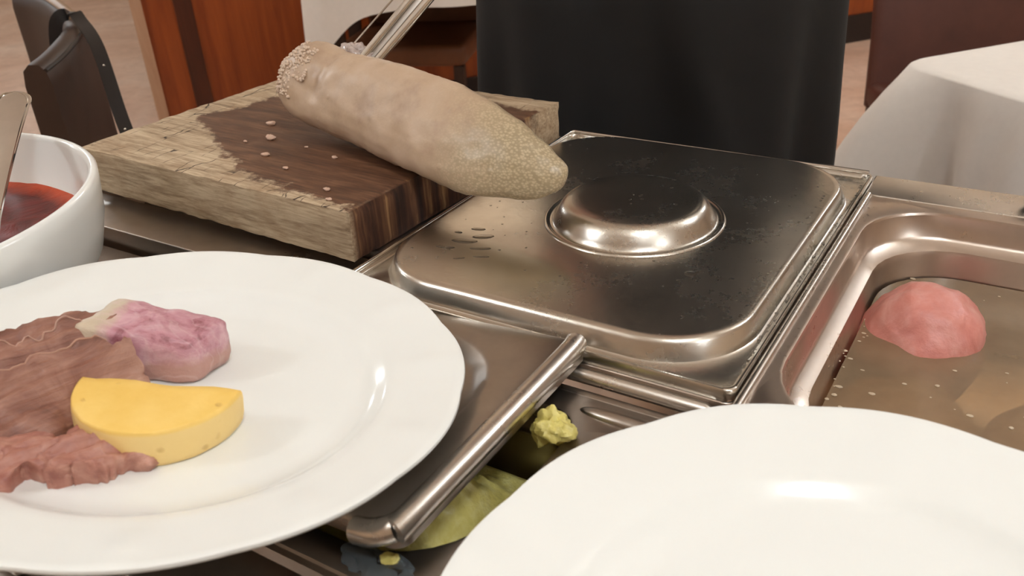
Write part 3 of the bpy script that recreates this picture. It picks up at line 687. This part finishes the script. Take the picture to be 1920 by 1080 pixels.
# pork chunk
def pork_shape(q, d):
    p = 7.0; m = (abs(d.x) ** p + abs(d.y) ** p + abs(d.z) ** p) ** (-1 / p)
    v = Vector((d.x * m * 0.033, d.y * m * 0.0165, d.z * m * 0.0125))
    v.x += 0.18 * v.y; v.z += 0.05 * v.x * 0 - 0.002 * (v.x / 0.04) ; v.y *= 1 - 0.14 * (v.x / 0.033)
    if v.z > 0: v.y += 0.12 * v.z
    return v
pv, pf_ = blob((0, 0, 0.0135), 0.033, 0.017, 0.0125, 0.0034, 42, 80, 44, 21, pork_shape)
px_, py_ = on_plate(0.0040, -0.1370)
food('pork_chunk', pv, pf_, 'pork', 'pink and white chunk of boiled pork behind the yellow slice', 'meat', px_, py_, math.radians(26))
# beef slices
def slab(L, Wd, T, seed, wave, curl=0.0, rag=0.004, nx=46, ny=22, lift=0.0):
    top, bot = [], []
    for j in range(ny + 1):
        for i in range(nx + 1):
            u, v = i / nx, j / ny; x = (u - 0.5) * L; y = (v - 0.5) * Wd
            k = 1 - 0.22 * abs(2 * u - 1) ** 3
            y *= k; x *= 1 - 0.10 * abs(2 * v - 1) ** 3
            x += rag * fbm((seed, y, 0), 90) * abs(2 * u - 1) ** 2; y += rag * fbm((x, seed, 2), 70) * abs(2 * v - 1) ** 2
            e = 1 - max(abs(2 * u - 1), abs(2 * v - 1)) ** 8
            zc = 0.0018 * abs(math.sin(9 * y / Wd + seed + 0.5 * math.sin(40 * x + seed))) + wave * math.sin(5 * y / Wd + seed + 3 * x / L) + 0.0030 * fbm((x, y, seed), 45) + curl * (y / Wd)
            r = 0.0015 * fbm((x * 0.12, y, seed), 190)
            top.append(Vector((x, y, zc + T * (0.45 + 0.55 * e) + r))); bot.append(Vector((x * 0.96, y * 0.86, -1)))
    n = len(top); V = top + bot; F = []
    for j in range(ny):
        for i in range(nx):
            a = j * (nx + 1) + i; F.append((a, a + 1, a + nx + 2, a + nx + 1)); F.append((n + a, n + a + nx + 1, n + a + nx + 2, n + a + 1))
    per = [i for i in range(nx + 1)] + [(nx + 1) * (j + 1) - 1 for j in range(1, ny + 1)] + [(nx + 1) * ny + i for i in range(nx - 1, -1, -1)] + [(nx + 1) * j for j in range(ny - 1, 0, -1)]
    m = len(per)
    for k in range(m): F.append((per[k], n + per[k], n + per[(k + 1) % m], per[(k + 1) % m]))
    mz = min(v.z for v in top)
    return [Vector((v.x, v.y, (v.z - mz + 0.002 + lift) if i_ < n else 0.0)) for i_, v in enumerate(V)], F
ang = math.radians(20)
def beef(x, y, L, Wd, T, rz, mat, label, seed, z=0.0, wave=0.0015, curl=0.0, rag=0.006):
    lx, ly = on_plate(x, y)
    V_, F_ = slab(L, Wd, T, seed, wave, curl, rag, lift=z)
    o_ = food('beef_slice', V_, F_, mat, label, 'meat', lx, ly, math.radians(rz), PZ, 60, 'boiled beef slices on the plate')
    if curl > 0.008:
        e_ = [V_[22 * 47 + i_] + Vector((0, 0, 0.0002)) for i_ in range(3, 44)]
        obj('pale_edge', *tube(e_, 0.0005, 6), 'membrane', o_, local=True)
beef(-0.0360, -0.1720, 0.092, 0.030, 0.0060, 80, 'beef', 'brown beef slice farthest back, beside the white fat of the pork', 1.0, 0.0, 0.0006, 0.012)
beef(-0.0115, -0.1870, 0.090, 0.024, 0.0050, 81, 'beef', 'brown beef slice in the middle with a thin raised edge', 2.7, 0.001, 0.0008, 0.022)
beef(0.0145, -0.2000, 0.090, 0.028, 0.0050, 83, 'beef', 'broad brown beef slice lying against the yellow slice', 4.1, 0.001, 0.0008, 0.025)
beef(0.0570, -0.2100, 0.036, 0.020, 0.0085, 70, 'beef_pink', 'torn beef end poking out under the front of the yellow slice', 5.3, 0.0, 0.002, 0.002, 0.012)
beef(0.0420, -0.2220, 0.042, 0.018, 0.0085, 74, 'beef_pink', 'torn pinkish beef end next to the bright pink strands', 6.9, 0.0, 0.002, 0.003, 0.012)
beef(0.0270, -0.2310, 0.046, 0.022, 0.0070, 60, 'beef_pink', 'pink stranded beef slice at the left picture edge', 8.2, 0.0, 0.003, 0.004, 0.008)

# ------------------------------------------------------------------ bowl of sauce with spoon
bc = (-0.262, -0.162)
bowl = thing('serving_bowl', 'deep white china bowl of red sauce at the left edge', 'bowl', W(bc[0], bc[1], -0.0255))
bp = [(0.0001, -0.0150), (0.060, -0.0145), (0.095, -0.0080), (0.124, 0.008), (0.142, 0.028), (0.1495, 0.050), (0.1520, 0.067), (0.1530, 0.0695), (0.1550, 0.0710), (0.1572, 0.0703), (0.1584, 0.0685), (0.1578, 0.060), (0.1555, 0.040), (0.1490, 0.018), (0.1370, -0.002), (0.118, -0.0145), (0.092, -0.0205), (0.085, -0.0255), (0.080, -0.0255), (0.0001, -0.0215)]
obj('bowl_body', *lathe(bp, 128, W(bc[0], bc[1], 0)), 'china', bowl, angle=60)
sv, sf = [], []
rings = []
for r in (0.1455, 0.142, 0.13, 0.11, 0.08, 0.05, 0.02, 0.001):
    rings.append([W(bc[0] + r * math.cos(2 * PI * k / 96), bc[1] + r * math.sin(2 * PI * k / 96), 0.0335 + (0.0012 * math.sin(60 * r + 2 * k * PI / 48) if r < 0.14 else 0.001) + 0.0012 * fbm((r * math.cos(k), r * math.sin(k), 0), 20)) for k in range(96)])
tag(obj('red_sauce', *loft(rings), 'sauce', None, loc=W(bc[0], bc[1], 0.0335)), 'thick dark red sauce with an orange edge in the white bowl', 'sauce', kind='stuff')
spoon = thing('serving_spoon', 'steel spoon handle leaning out of the sauce bowl', 'spoon', W(-0.20, -0.12, 0.03))
hp = smooth_path([W(-0.180, -0.118, 0.026), W(-0.205, -0.094, 0.047), W(-0.232, -0.064, 0.070), W(-0.256, -0.037, 0.090), W(-0.2765, -0.0145, 0.1050)], 16)
wd = []
for i in range(len(hp)):
    u = i / (len(hp) - 1); wd.append(0.005 + 0.0075 * max(0, (u - 0.25) / 0.64) ** 1.2 if u < 0.89 else (0.0125 * math.sqrt(max(0.0, 1 - ((u - 0.89) / 0.11) ** 2)) + 0.0004))
sd = Vector(cr)
def strip(path, wds, t, off=0.0):
    rings = []
    for i, p in enumerate(path):
        d = (path[min(i + 1, len(path) - 1)] - path[max(i - 1, 0)]).normalized(); s = (sd - d * sd.dot(d)).normalized(); nrm = s.cross(d).normalized()
        if nrm.dot(cf) > 0: nrm = -nrm
        rings.append([p + nrm * off + s * wds[i] * math.cos(a) + nrm * t * math.copysign(abs(math.sin(a)) ** 0.7, math.sin(a)) for a in [2 * PI * k / 16 for k in range(16)]])
    return loft(rings, True, True, True)
obj('handle', *strip(hp, wd, 0.0018), 'steel_bright', spoon)
obj('raised_border', *tube([p + cr * w_ * 0.86 - cf * 0.0016 for p, w_ in list(zip(hp, wd))[20:]] + [p - cr * w_ * 0.86 - cf * 0.0016 for p, w_ in reversed(list(zip(hp, wd))[20:])], 0.0007, 6), 'steel_bright', spoon)
obj('spoon_bowl', *blob(W(-0.170, -0.130, 0.0225), 0.026, 0.022, 0.006, 0, 1, 32, 16), 'steel_bright', spoon)

# ------------------------------------------------------------------ water on the lid
V, F = [], []
def drop(x, y, z, s, asp=1.0, rot=0.0, hgt=0.4, seed=0):
    global V, F
    v, f = [], []
    n, m = 10, 3; cvx, svx = math.cos(rot), math.sin(rot); rings = []
    for j in range(m + 1):
        a = PI / 2 * j / m; ring = []
        for k in range(n):
            t = 2 * PI * k / n; r = s * math.cos(a) * (1 + 0.25 * noise.noise(Vector((math.cos(t) * 1.3 + seed, math.sin(t) * 1.3, seed * 0.7))))
            px, py = r * math.cos(t) * asp, r * math.sin(t); ring.append(W(x + px * cvx - py * svx, y + px * svx + py * cvx, z + s * hgt * math.sin(a)))
        rings.append(ring)
    V, F = join((V, F), loft(rings, True, False, True))
def lidz(x, y):
    return 0.0123
for i in range(120):
    while True:
        x = random.uniform(0.02, 0.245); y = random.uniform(0.03, 0.29)
        if math.hypot(x - dc[0], y - dc[1]) > 0.066: break
    if random.random() < 0.55: x = random.gauss(0.235, 0.018); y = random.uniform(0.10, 0.27); x = min(x, 0.246)
    if math.hypot(x - dc[0], y - dc[1]) < 0.065: continue
    drop(x, y, 0.0122, random.uniform(0.0004, 0.0010), 1, 0, 0.35, i)
for (x, y, s, a, r) in ((0.205, 0.095, 0.0035, 1.1, 0.2), (0.209, 0.099, 0.002, 1.2, 0.5), (0.052, 0.075, 0.003, 3.2, 0.3), (0.060, 0.086, 0.003, 2.6, 0.5), (0.045, 0.062, 0.0022, 3.0, 0.2), (0.068, 0.070, 0.002, 3.5, 0.4), (0.050, 0.095, 0.002, 2.5, 0.3), (0.075, 0.060, 0.0015, 4, 0.4), (0.04, 0.085, 0.0016, 2, 0.1), (0.063, 0.052, 0.0014, 3, 0.6)):
    drop(x, y, 0.0122, s, a, r, 0.28, s * 999)
for i in range(10): a = random.uniform(0, 6.28); r = random.uniform(0, 0.034); drop(dc[0] + r * math.cos(a), dc[1] + r * math.sin(a), 0.0272, random.uniform(0.0005, 0.0011), 1.3, a, 0.5, i)
for i in range(70): drop(random.uniform(0.2592, 0.2615), random.uniform(0.02, 0.31), 0.0001, random.uniform(0.0005, 0.0011), random.uniform(1, 2), 1.57, 0.5, i)
for i in range(40): drop(random.uniform(0.273, 0.277), random.uniform(0.05, 0.27), 0.0001, random.uniform(0.0004, 0.0010), random.uniform(1, 1.6), 1.57, 0.5, i)
for i in range(30): drop(random.uniform(0.215, 0.25), random.uniform(0.313, 0.3195), 0.0001, random.uniform(0.0005, 0.0012), random.uniform(1, 3), 0, 0.5, i)
tag(obj('water_drops', V, F, 'water', None, loc=W(0.14, 0.16, 0.012)), 'clear water drops beading on the large lid', 'water', kind='stuff')

# ------------------------------------------------------------------ person behind the cart
PX, PY = -0.030, 0.575
person = thing('person', 'person in black apron and black clothes holding tongs behind the trolley', 'person', (PX, PY, 0))
hand_c = pb_ + td * 0.1240
T = td; A = (-side * 0.8 + vdir * 0.6); A = (A - T * A.dot(T)).normalized(); B = T.cross(A).normalized()
wrist = hand_c + A * 0.045 + B * 0.0 + T * 0.030 + Vector((0, 0.055, 0.035))
QX = PX + 0.085
sh_r = Vector((QX - 0.175, PY + 0.0, 1.43)); el_r = Vector((QX - 0.155, PY - 0.11, 1.185))
sh_l = Vector((QX + 0.175, PY + 0.0, 1.43)); el_l = Vector((QX + 0.20, PY + 0.13, 1.18)); wr_l = Vector((QX + 0.02, PY + 0.20, 1.12))
bvs = [(PX, PY, 0.96), (PX + 0.05, PY, 1.12), (QX, PY, 1.30), (QX, PY + 0.01, 1.44), (QX, PY, 1.52), (QX, PY - 0.01, 1.60), (QX, PY - 0.012, 1.69), (QX, PY - 0.005, 1.745),
       sh_r, el_r, wrist, sh_l, el_l, wr_l,
       (PX - 0.095, PY, 0.90), (PX - 0.10, PY - 0.005, 0.52), (PX - 0.105, PY + 0.02, 0.10), (PX - 0.11, PY - 0.13, 0.045),
       (PX + 0.095, PY, 0.90), (PX + 0.10, PY - 0.005, 0.52), (PX + 0.105, PY + 0.02, 0.10), (PX + 0.11, PY - 0.13, 0.045)]
br_ = [(0.145, 0.10), (0.135, 0.095), (0.15, 0.105), (0.09, 0.07), 0.055, (0.072, 0.085), (0.078, 0.092), 0.05, 0.058, 0.043, 0.027, 0.058, 0.043, 0.027, 0.085, 0.056, 0.042, 0.036, 0.085, 0.056, 0.042, 0.036]
be = [(0, 1), (1, 2), (2, 3), (3, 4), (4, 5), (5, 6), (6, 7), (3, 8), (8, 9), (9, 10), (3, 11), (11, 12), (12, 13), (0, 14), (14, 15), (15, 16), (16, 17), (0, 18), (18, 19), (19, 20), (20, 21)]
# right hand: palm and five fingers wrapped round the tongs
def addp(p, r): bvs.append(tuple(p)); br_.append(r); return len(bvs) - 1
def finger(root, pts, rads):
    prev = root
    for p, r in zip(pts, rads): i = addp(p, r); be.append((prev, i)); prev = i
palm = addp(hand_c + A * 0.034 + B * 0.012 + Vector((0, 0.014, 0.012)), (0.026, 0.017)); be.append((10, palm))
for k in range(4):
    ax_ = hand_c + T * ((k - 1.6) * -0.0185); ln = (1.0, 1.08, 1.0, 0.85)[k]
    pts = []
    for ang_, rr in ((-30, 0.030), (30, 0.0265 * ln), (95, 0.0235 * ln), (155, 0.020)):
        a = math.radians(ang_); pts.append(ax_ + A * rr * math.cos(a) - B * rr * math.sin(a))
    finger(palm, pts, (0.0095, 0.0088, 0.0082, 0.0070))
finger(palm, [hand_c + A * 0.022 + B * 0.024 + T * 0.030, hand_c + B * 0.026 + T * 0.044, hand_c - A * 0.018 + B * 0.018 + T * 0.052], (0.0125, 0.0105, 0.0085))
# left hand hanging beside the hip, relaxed
lp = addp(wr_l + Vector((0.0, -0.015, -0.055)), (0.030, 0.016)); be.append((13, lp))
for k in range(4):
    b0 = wr_l + Vector((0.0, -0.045 + 0.020 * k, -0.09)); ln = (0.95, 1.05, 1.0, 0.8)[k]
    finger(lp, [b0, b0 + Vector((-0.004, -0.004, -0.032 * ln)), b0 + Vector((-0.014, -0.006, -0.055 * ln)), b0 + Vector((-0.026, -0.007, -0.070 * ln))], (0.0095, 0.0088, 0.008, 0.007))
finger(lp, [wr_l + Vector((-0.008, -0.045, -0.045)), wr_l + Vector((-0.014, -0.062, -0.070)), wr_l + Vector((-0.018, -0.068, -0.092))], (0.012, 0.0105, 0.0085))
skin('body', bvs, be, br_, 'skin', person, 0, 2)
# clothes
tb = [bvs[0], bvs[1], bvs[2], bvs[3], (QX, PY, 1.475), sh_r, el_r, tuple(Vector(el_r).lerp(wrist, 0.55)), sh_l, el_l, tuple(Vector(el_l).lerp(wr_l, 0.85))]
skin('shirt', tb, [(0, 1), (1, 2), (2, 3), (3, 4), (3, 5), (5, 6), (6, 7), (3, 8), (8, 9), (9, 10)], [(0.160, 0.12), (0.140, 0.115), (0.165, 0.125), (0.12, 0.095), 0.068, 0.08, 0.062, 0.050, 0.08, 0.062, 0.045], 'black_cloth', person)
tr_ = [bvs[0]] + [bvs[i] for i in (14, 15, 18, 19)] + [(PX - 0.105, PY + 0.02, 0.06), (PX + 0.105, PY + 0.02, 0.06), (PX, PY, 1.04)]
skin('trousers', tr_, [(0, 1), (1, 2), (2, 5), (0, 3), (3, 4), (4, 6), (0, 7)], [(0.165, 0.12), 0.105, 0.082, 0.105, 0.082, 0.07, 0.07, (0.16, 0.115)], 'black_trouser', person)
for s in (-1, 1):
    obj('shoe', *blob((PX + s * 0.11, PY - 0.055, 0.045), 0.05, 0.145, 0.055, 0, 1, 32, 18, 0, lambda q, d: Vector((q.x, q.y, max(q.z, -0.045)))), 'strap', person)
# apron: skirt wrapped round the hips, open at the back, plus a bib and strings
def apron():
    n, rows = 90, 26; outer, inner = [], []
    for j in range(rows + 1):
        v = j / rows; z = lerp(1.07, 0.42, v); ro, ri = [], []
        for k in range(n + 1):
            a = math.radians(-90 + lerp(-145, 145, k / n)); fl_ = min(1, v * 2.2)
            fold = fl_ * (0.010 * math.sin(a * 7 + 0.6) + 0.006 * math.sin(a * 13 + 2) + 0.006 * fbm((math.cos(a), math.sin(a), z * 1.2), 2.0))
            diag = 0.006 * math.exp(-(((a + PI / 2) - 0.55 + (z - 0.92) * 2.2) / 0.07) ** 2) * fl_
            rx = lerp(0.160, 0.203, min(1, v * 9.0)) + fold + diag; ry = lerp(0.135, 0.162, min(1, v * 9.0)) + fold + diag
            c_ = Vector((PX + 0.04 * max(0, 1 - v * 9) + rx * math.cos(a), PY + ry * math.sin(a), z)); d = Vector((math.cos(a), math.sin(a), 0))
            ro.append(c_); ri.append(c_ - d * 0.003)
        outer.append(ro + ri[::-1])
    return loft(outer, True, True, True)
ap = obj('apron', *apron(), 'black_cloth', person, angle=60)
bibv = []
for z, hw in ((1.06, 0.15), (1.18, 0.135), (1.30, 0.12), (1.38, 0.11)):
    front = [Vector((lerp(PX + 0.045, QX, min(1, (z - 1.06) / 0.2)) + hw * t, PY - 0.150 + 0.04 * t * t, z)) for t in [i / 6 - 1 for i in range(13)]]
    bibv.append(front + [p + Vector((0, 0.004, 0)) for p in front[::-1]])
obj('bib', *loft(bibv, True, True, True), 'black_cloth', ap)
obj('waist_string', *tube([(PX + 0.04 + 0.164 * math.cos(2 * PI * k / 40), PY + 0.139 * math.sin(2 * PI * k / 40), 1.06) for k in range(41)], 0.006, 8), 'black_cloth', ap)
# head details
hd = Vector((QX, PY - 0.012, 1.64))
obj('hair', *blob(hd + Vector((0, 0.018, 0.055)), 0.092, 0.100, 0.075, 0.004, 40, 40, 24, 2), 'hair', person)
for s in (-1, 1):
    obj('eye', *blob(hd + Vector((s * 0.030, -0.083, 0.0)), 0.012, 0.008, 0.009, 0, 1, 16, 10), 'china', person)
    obj('ear', *blob(hd + Vector((s * 0.084, 0.01, -0.01)), 0.010, 0.018, 0.030, 0.002, 60, 16, 12), 'skin', person)
obj('nose', *blob(hd + Vector((0, -0.096, -0.018)), 0.013, 0.018, 0.022, 0, 1, 16, 10), 'skin', person)
obj('mouth', *blob(hd + Vector((0, -0.086, -0.055)), 0.024, 0.008, 0.007, 0, 1, 16, 10), 'leather_red', person)

# ------------------------------------------------------------------ background tables
def cloth_mesh(c, e, hx, hy, top, drop, extra, amp, k1, flare, seed, r=0.06):
    c = Vector((c[0], c[1], 0)); e = Vector((e[0], e[1], 0)).normalized(); n_ = Vector((-e.y, e.x, 0))
    base = rrect(0, 0, hx, hy, r, 0, 12)
    # resample the perimeter evenly
    P = []; m = len(base); tot = 0; seg = []
    for i in range(m): d = (base[(i + 1) % m] - base[i]).length; seg.append(d); tot += d
    N = 260; acc = 0; i = 0
    for k in range(N):
        s = tot * k / N
        while acc + seg[i] < s: acc += seg[i]; i += 1
        P.append(base[i].lerp(base[(i + 1) % m], (s - acc) / max(seg[i], 1e-9)))
    rings = [[c + e * p.x * q + n_ * p.y * q + Vector((0, 0, top)) for p in P] for q in (0.02, 0.5, 0.93)]
    rings.append([c + e * p.x * 0.99 + n_ * p.y * 0.99 + Vector((0, 0, top - 0.001)) for p in P])
    for j in range(0, 15):
        v = j / 14; ring = []
        for k, p in enumerate(P):
            cw = math.exp(-((hx - abs(p.x)) ** 2 + (hy - abs(p.y)) ** 2) / (2 * 0.075 ** 2))
            d = Vector((p.x / hx, p.y / hy, 0)); dd = Vector((math.copysign(abs(d.x) ** 6, d.x), math.copysign(abs(d.y) ** 6, d.y), 0)); dd.normalize()
            s = 2 * PI * k / N
            f = amp * v ** 0.8 * (math.sin(k1 * s + seed) + 0.6 * math.sin(k1 * 1.7 * s + 2 * seed)) + flare * cw * v ** 0.8 + 0.014 * min(1, v * 6)
            q = p + dd * f
            ring.append(c + e * q.x + n_ * q.y + Vector((0, 0, top - 0.004 - (drop + extra * cw) * v)))
        rings.append(ring)
    return loft(rings, True, True, False)
def table(name_label, cloth_label, c, e, hx, hy, top, drop, extra, amp, k1, flare, seed):
    t = thing('dining_table', name_label, 'table', (c[0], c[1], 0))
    ev = Vector((e[0], e[1], 0)).normalized(); nv = Vector((-ev.y, ev.x, 0)); c3 = Vector((c[0], c[1], 0))
    def tb(x0, x1, y0, y1, z0, z1):
        V, F = box(x0, x1, y0, y1, z0, z1); return [c3 + ev * v.x + nv * v.y + Vector((0, 0, v.z)) for v in V], F
    obj('tabletop', *tb(-hx + 0.03, hx - 0.03, -hy + 0.03, hy - 0.03, top - 0.035, top - 0.003), 'dark_wood', t, smooth=False)
    for sx in (-1, 1):
        for sy in (-1, 1):
            x, y = sx * (hx - 0.07), sy * (hy - 0.07); obj('leg', *tb(x - 0.025, x + 0.025, y - 0.025, y + 0.025, 0, top - 0.035), 'dark_wood', t, smooth=False)
    tag(obj('tablecloth', *cloth_mesh(c, e, hx, hy, top, drop, extra, amp, k1, flare, seed), 'cloth', None, loc=(c[0], c[1], top), angle=180), cloth_label, 'tablecloth')
e1v = Vector((0.798, 0.603)); n1v = Vector((-0.603, 0.798)); tip1 = Vector((-1.575, 1.56))
c1 = tip1 + e1v * 0.42 + n1v * 0.42
table('dining table under a short white cloth behind the tongs', 'short white tablecloth with a drooping corner behind the tongs', (c1.x, c1.y), (e1v.x, e1v.y), 0.40, 0.40, 0.765, 0.112, 0.135, 0.012, 9, 0.03, 1.1)
e2v = Vector((math.cos(math.radians(-38)), math.sin(math.radians(-38)))); n2v = Vector((-e2v.y, e2v.x)); tip2 = Vector((0.135, 1.195))
c2 = tip2 + e2v * 0.45 + n2v * 0.36 * 1.0
table('dining table under a long white cloth on the right', 'long white tablecloth hanging in folds on the right behind the pan', (c2.x, c2.y), (e2v.x, e2v.y), 0.45, 0.36, 0.75, 0.52, 0.04, 0.085, 15, 0.19, 2.2)

# ------------------------------------------------------------------ background chairs
def chair(label, c, ang, mat, seat_h=0.46, back_top=0.95, w=0.48, d=0.46):
    """origin: middle of the front edge of the seat; the chair faces -y when ang is 0"""
    t = thing('dining_chair', label, 'chair', (c[0], c[1], 0)); ca, sa = math.cos(ang), math.sin(ang); c3 = Vector((c[0], c[1], 0))
    def R(V): return [c3 + Vector((v.x * ca - v.y * sa, v.x * sa + v.y * ca, v.z)) for v in V]
    V, F = box(-w / 2, w / 2, 0, d, seat_h - 0.075, seat_h, 0.022); obj('seat', R(V), F, mat, t)
    rings = []
    for z, y, h in ((seat_h - 0.07, d - 0.045, w / 2), (seat_h + 0.1, d - 0.03, w / 2), (back_top - 0.05, d + 0.035, w / 2), (back_top - 0.01, d + 0.04, w / 2 - 0.012), (back_top, d + 0.042, w / 2 - 0.03)):
        th = 0.028 if z < back_top - 0.02 else 0.018
        rings.append([Vector((p.x, p.y, z)) for p in rrect(0, y + 0.02, h, th, th * 0.8, 0, 5)])
    V, F = loft(rings, True, True, True); obj('backrest', R(V), F, mat, t)
    for sx in (-1, 1):
        for y in (0.03, d - 0.02):
            V, F = box(sx * (w / 2 - 0.03) - 0.018, sx * (w / 2 - 0.03) + 0.018, y - 0.018, y + 0.018, 0, seat_h - 0.075); obj('leg', R(V), F, 'dark_wood', t, smooth=False)
    return t
chair('brown leather chair pushed under the short-clothed table', (-1.60, 2.02), math.radians(22), 'leather_seat')
chair('dark red-brown leather chair behind the long-clothed table', (0.405, 1.89), math.radians(31), 'leather_red', 0.46, 0.98, 0.56)
# barrel chair at the left with a bag strap over its back
bch = thing('armchair', 'dark brown leather barrel chair at the left with a strap over it', 'chair', (-1.10, 0.34, 0))
ctr = [(-0.838, 0.338), (-0.858, 0.372), (-0.885, 0.408), (-0.940, 0.465), (-1.005, 0.522), (-1.085, 0.567), (-1.180, 0.612), (-1.28, 0.655), (-1.37, 0.685), (-1.45, 0.70)]
path = smooth_path([Vector((x, y, 0)) for x, y in ctr], 6)
rings = []
for i, p in enumerate(path):
    d = (path[min(i + 1, len(path) - 1)] - path[max(i - 1, 0)]).normalized(); s = Vector((d.y, -d.x, 0))
    if s.dot(Vector((-1.1, 0.30, 0)) - p) > 0: s = -s          # s points outward
    zt = 0.872 + 0.014 * math.sin(min(1, i / 30) * PI / 2); tk = 0.020
    sec = [(tk, 0.36), (tk, zt - 0.03), (tk * 0.85, zt - 0.010), (tk * 0.45, zt), (-tk * 0.3, zt + 0.001), (-tk * 0.8, zt - 0.008), (-tk, zt - 0.03), (-tk, 0.36)]
    rings.append([p - s * 0.022 + s * a + Vector((0, 0, z)) for a, z in sec])
obj('backrest', *loft(rings, True, True, True), 'leather', bch, angle=60)
obj('seam_piping', *tube([r[2] + Vector((0, 0, 0.002)) for r in rings], 0.003, 8), 'strap', bch)
tp = [r[3].lerp(r[4], 0.5) + Vector((0, 0, 0.003)) for r in rings[26:]]
obj('top_rail', *tube(tp, 0.010, 8, flat=0.5), 'chair_wood', bch)
sv_, sf_ = loft([[Vector((-1.10 + p.x, 0.34 + p.y, z)) for p in rrect(0, 0, 0.24, 0.17, 0.12, 0, 8)] for z in (0.36, 0.43, 0.45)], True, True, True)
obj('seat', sv_, sf_, 'leather', bch)
for x, y in ((-0.87, 0.36), (-1.30, 0.30), (-1.05, 0.50), (-1.15, 0.22)):
    obj('leg', *tube([(x, y, 0), (x, y, 0.37)], [0.014, 0.02], 10), 'dark_wood', bch)
# strap: a loop over the backrest hanging down the outside
top_i = rings[23]; tm = top_i[3].lerp(top_i[4], 0.5)
dwn = Vector((-0.790, 0.398, 0.765))
sp = smooth_path([top_i[6] + Vector((-0.012, -0.016, -0.05)), top_i[5] + Vector((-0.004, -0.006, 0.012)), tm + Vector((0.004, 0.002, 0.016)), tm + Vector((0.028, -0.004, 0.008)), tm.lerp(dwn, 0.45) + Vector((0.012, 0.006, 0.030)), dwn, dwn + (dwn - tm) * 0.55], 8)
rings_s = []
for i, p in enumerate(sp):
    d = (sp[min(i + 1, len(sp) - 1)] - sp[max(i - 1, 0)]).normalized(); s = (Vector((0.62, 0.78, 0)) - d * Vector((0.62, 0.78, 0)).dot(d)).normalized(); n_ = d.cross(s)
    rings_s.append([p + s * a + n_ * b for a, b in ((-0.010, -0.0016), (0.010, -0.0016), (0.010, 0.0016), (-0.010, 0.0016))])
strap = thing('bag_strap', 'black leather bag strap hung over the barrel chair', 'strap', sp[0])
obj('strap_band', *loft(rings_s, True, True, True), 'strap', strap, angle=30)
for q in (34, 40): obj('rivet', *blob(sp[q] - cf * 0.003, 0.0022, 0.0022, 0.0022, 0, 1, 10, 8), 'steel_bright', strap)
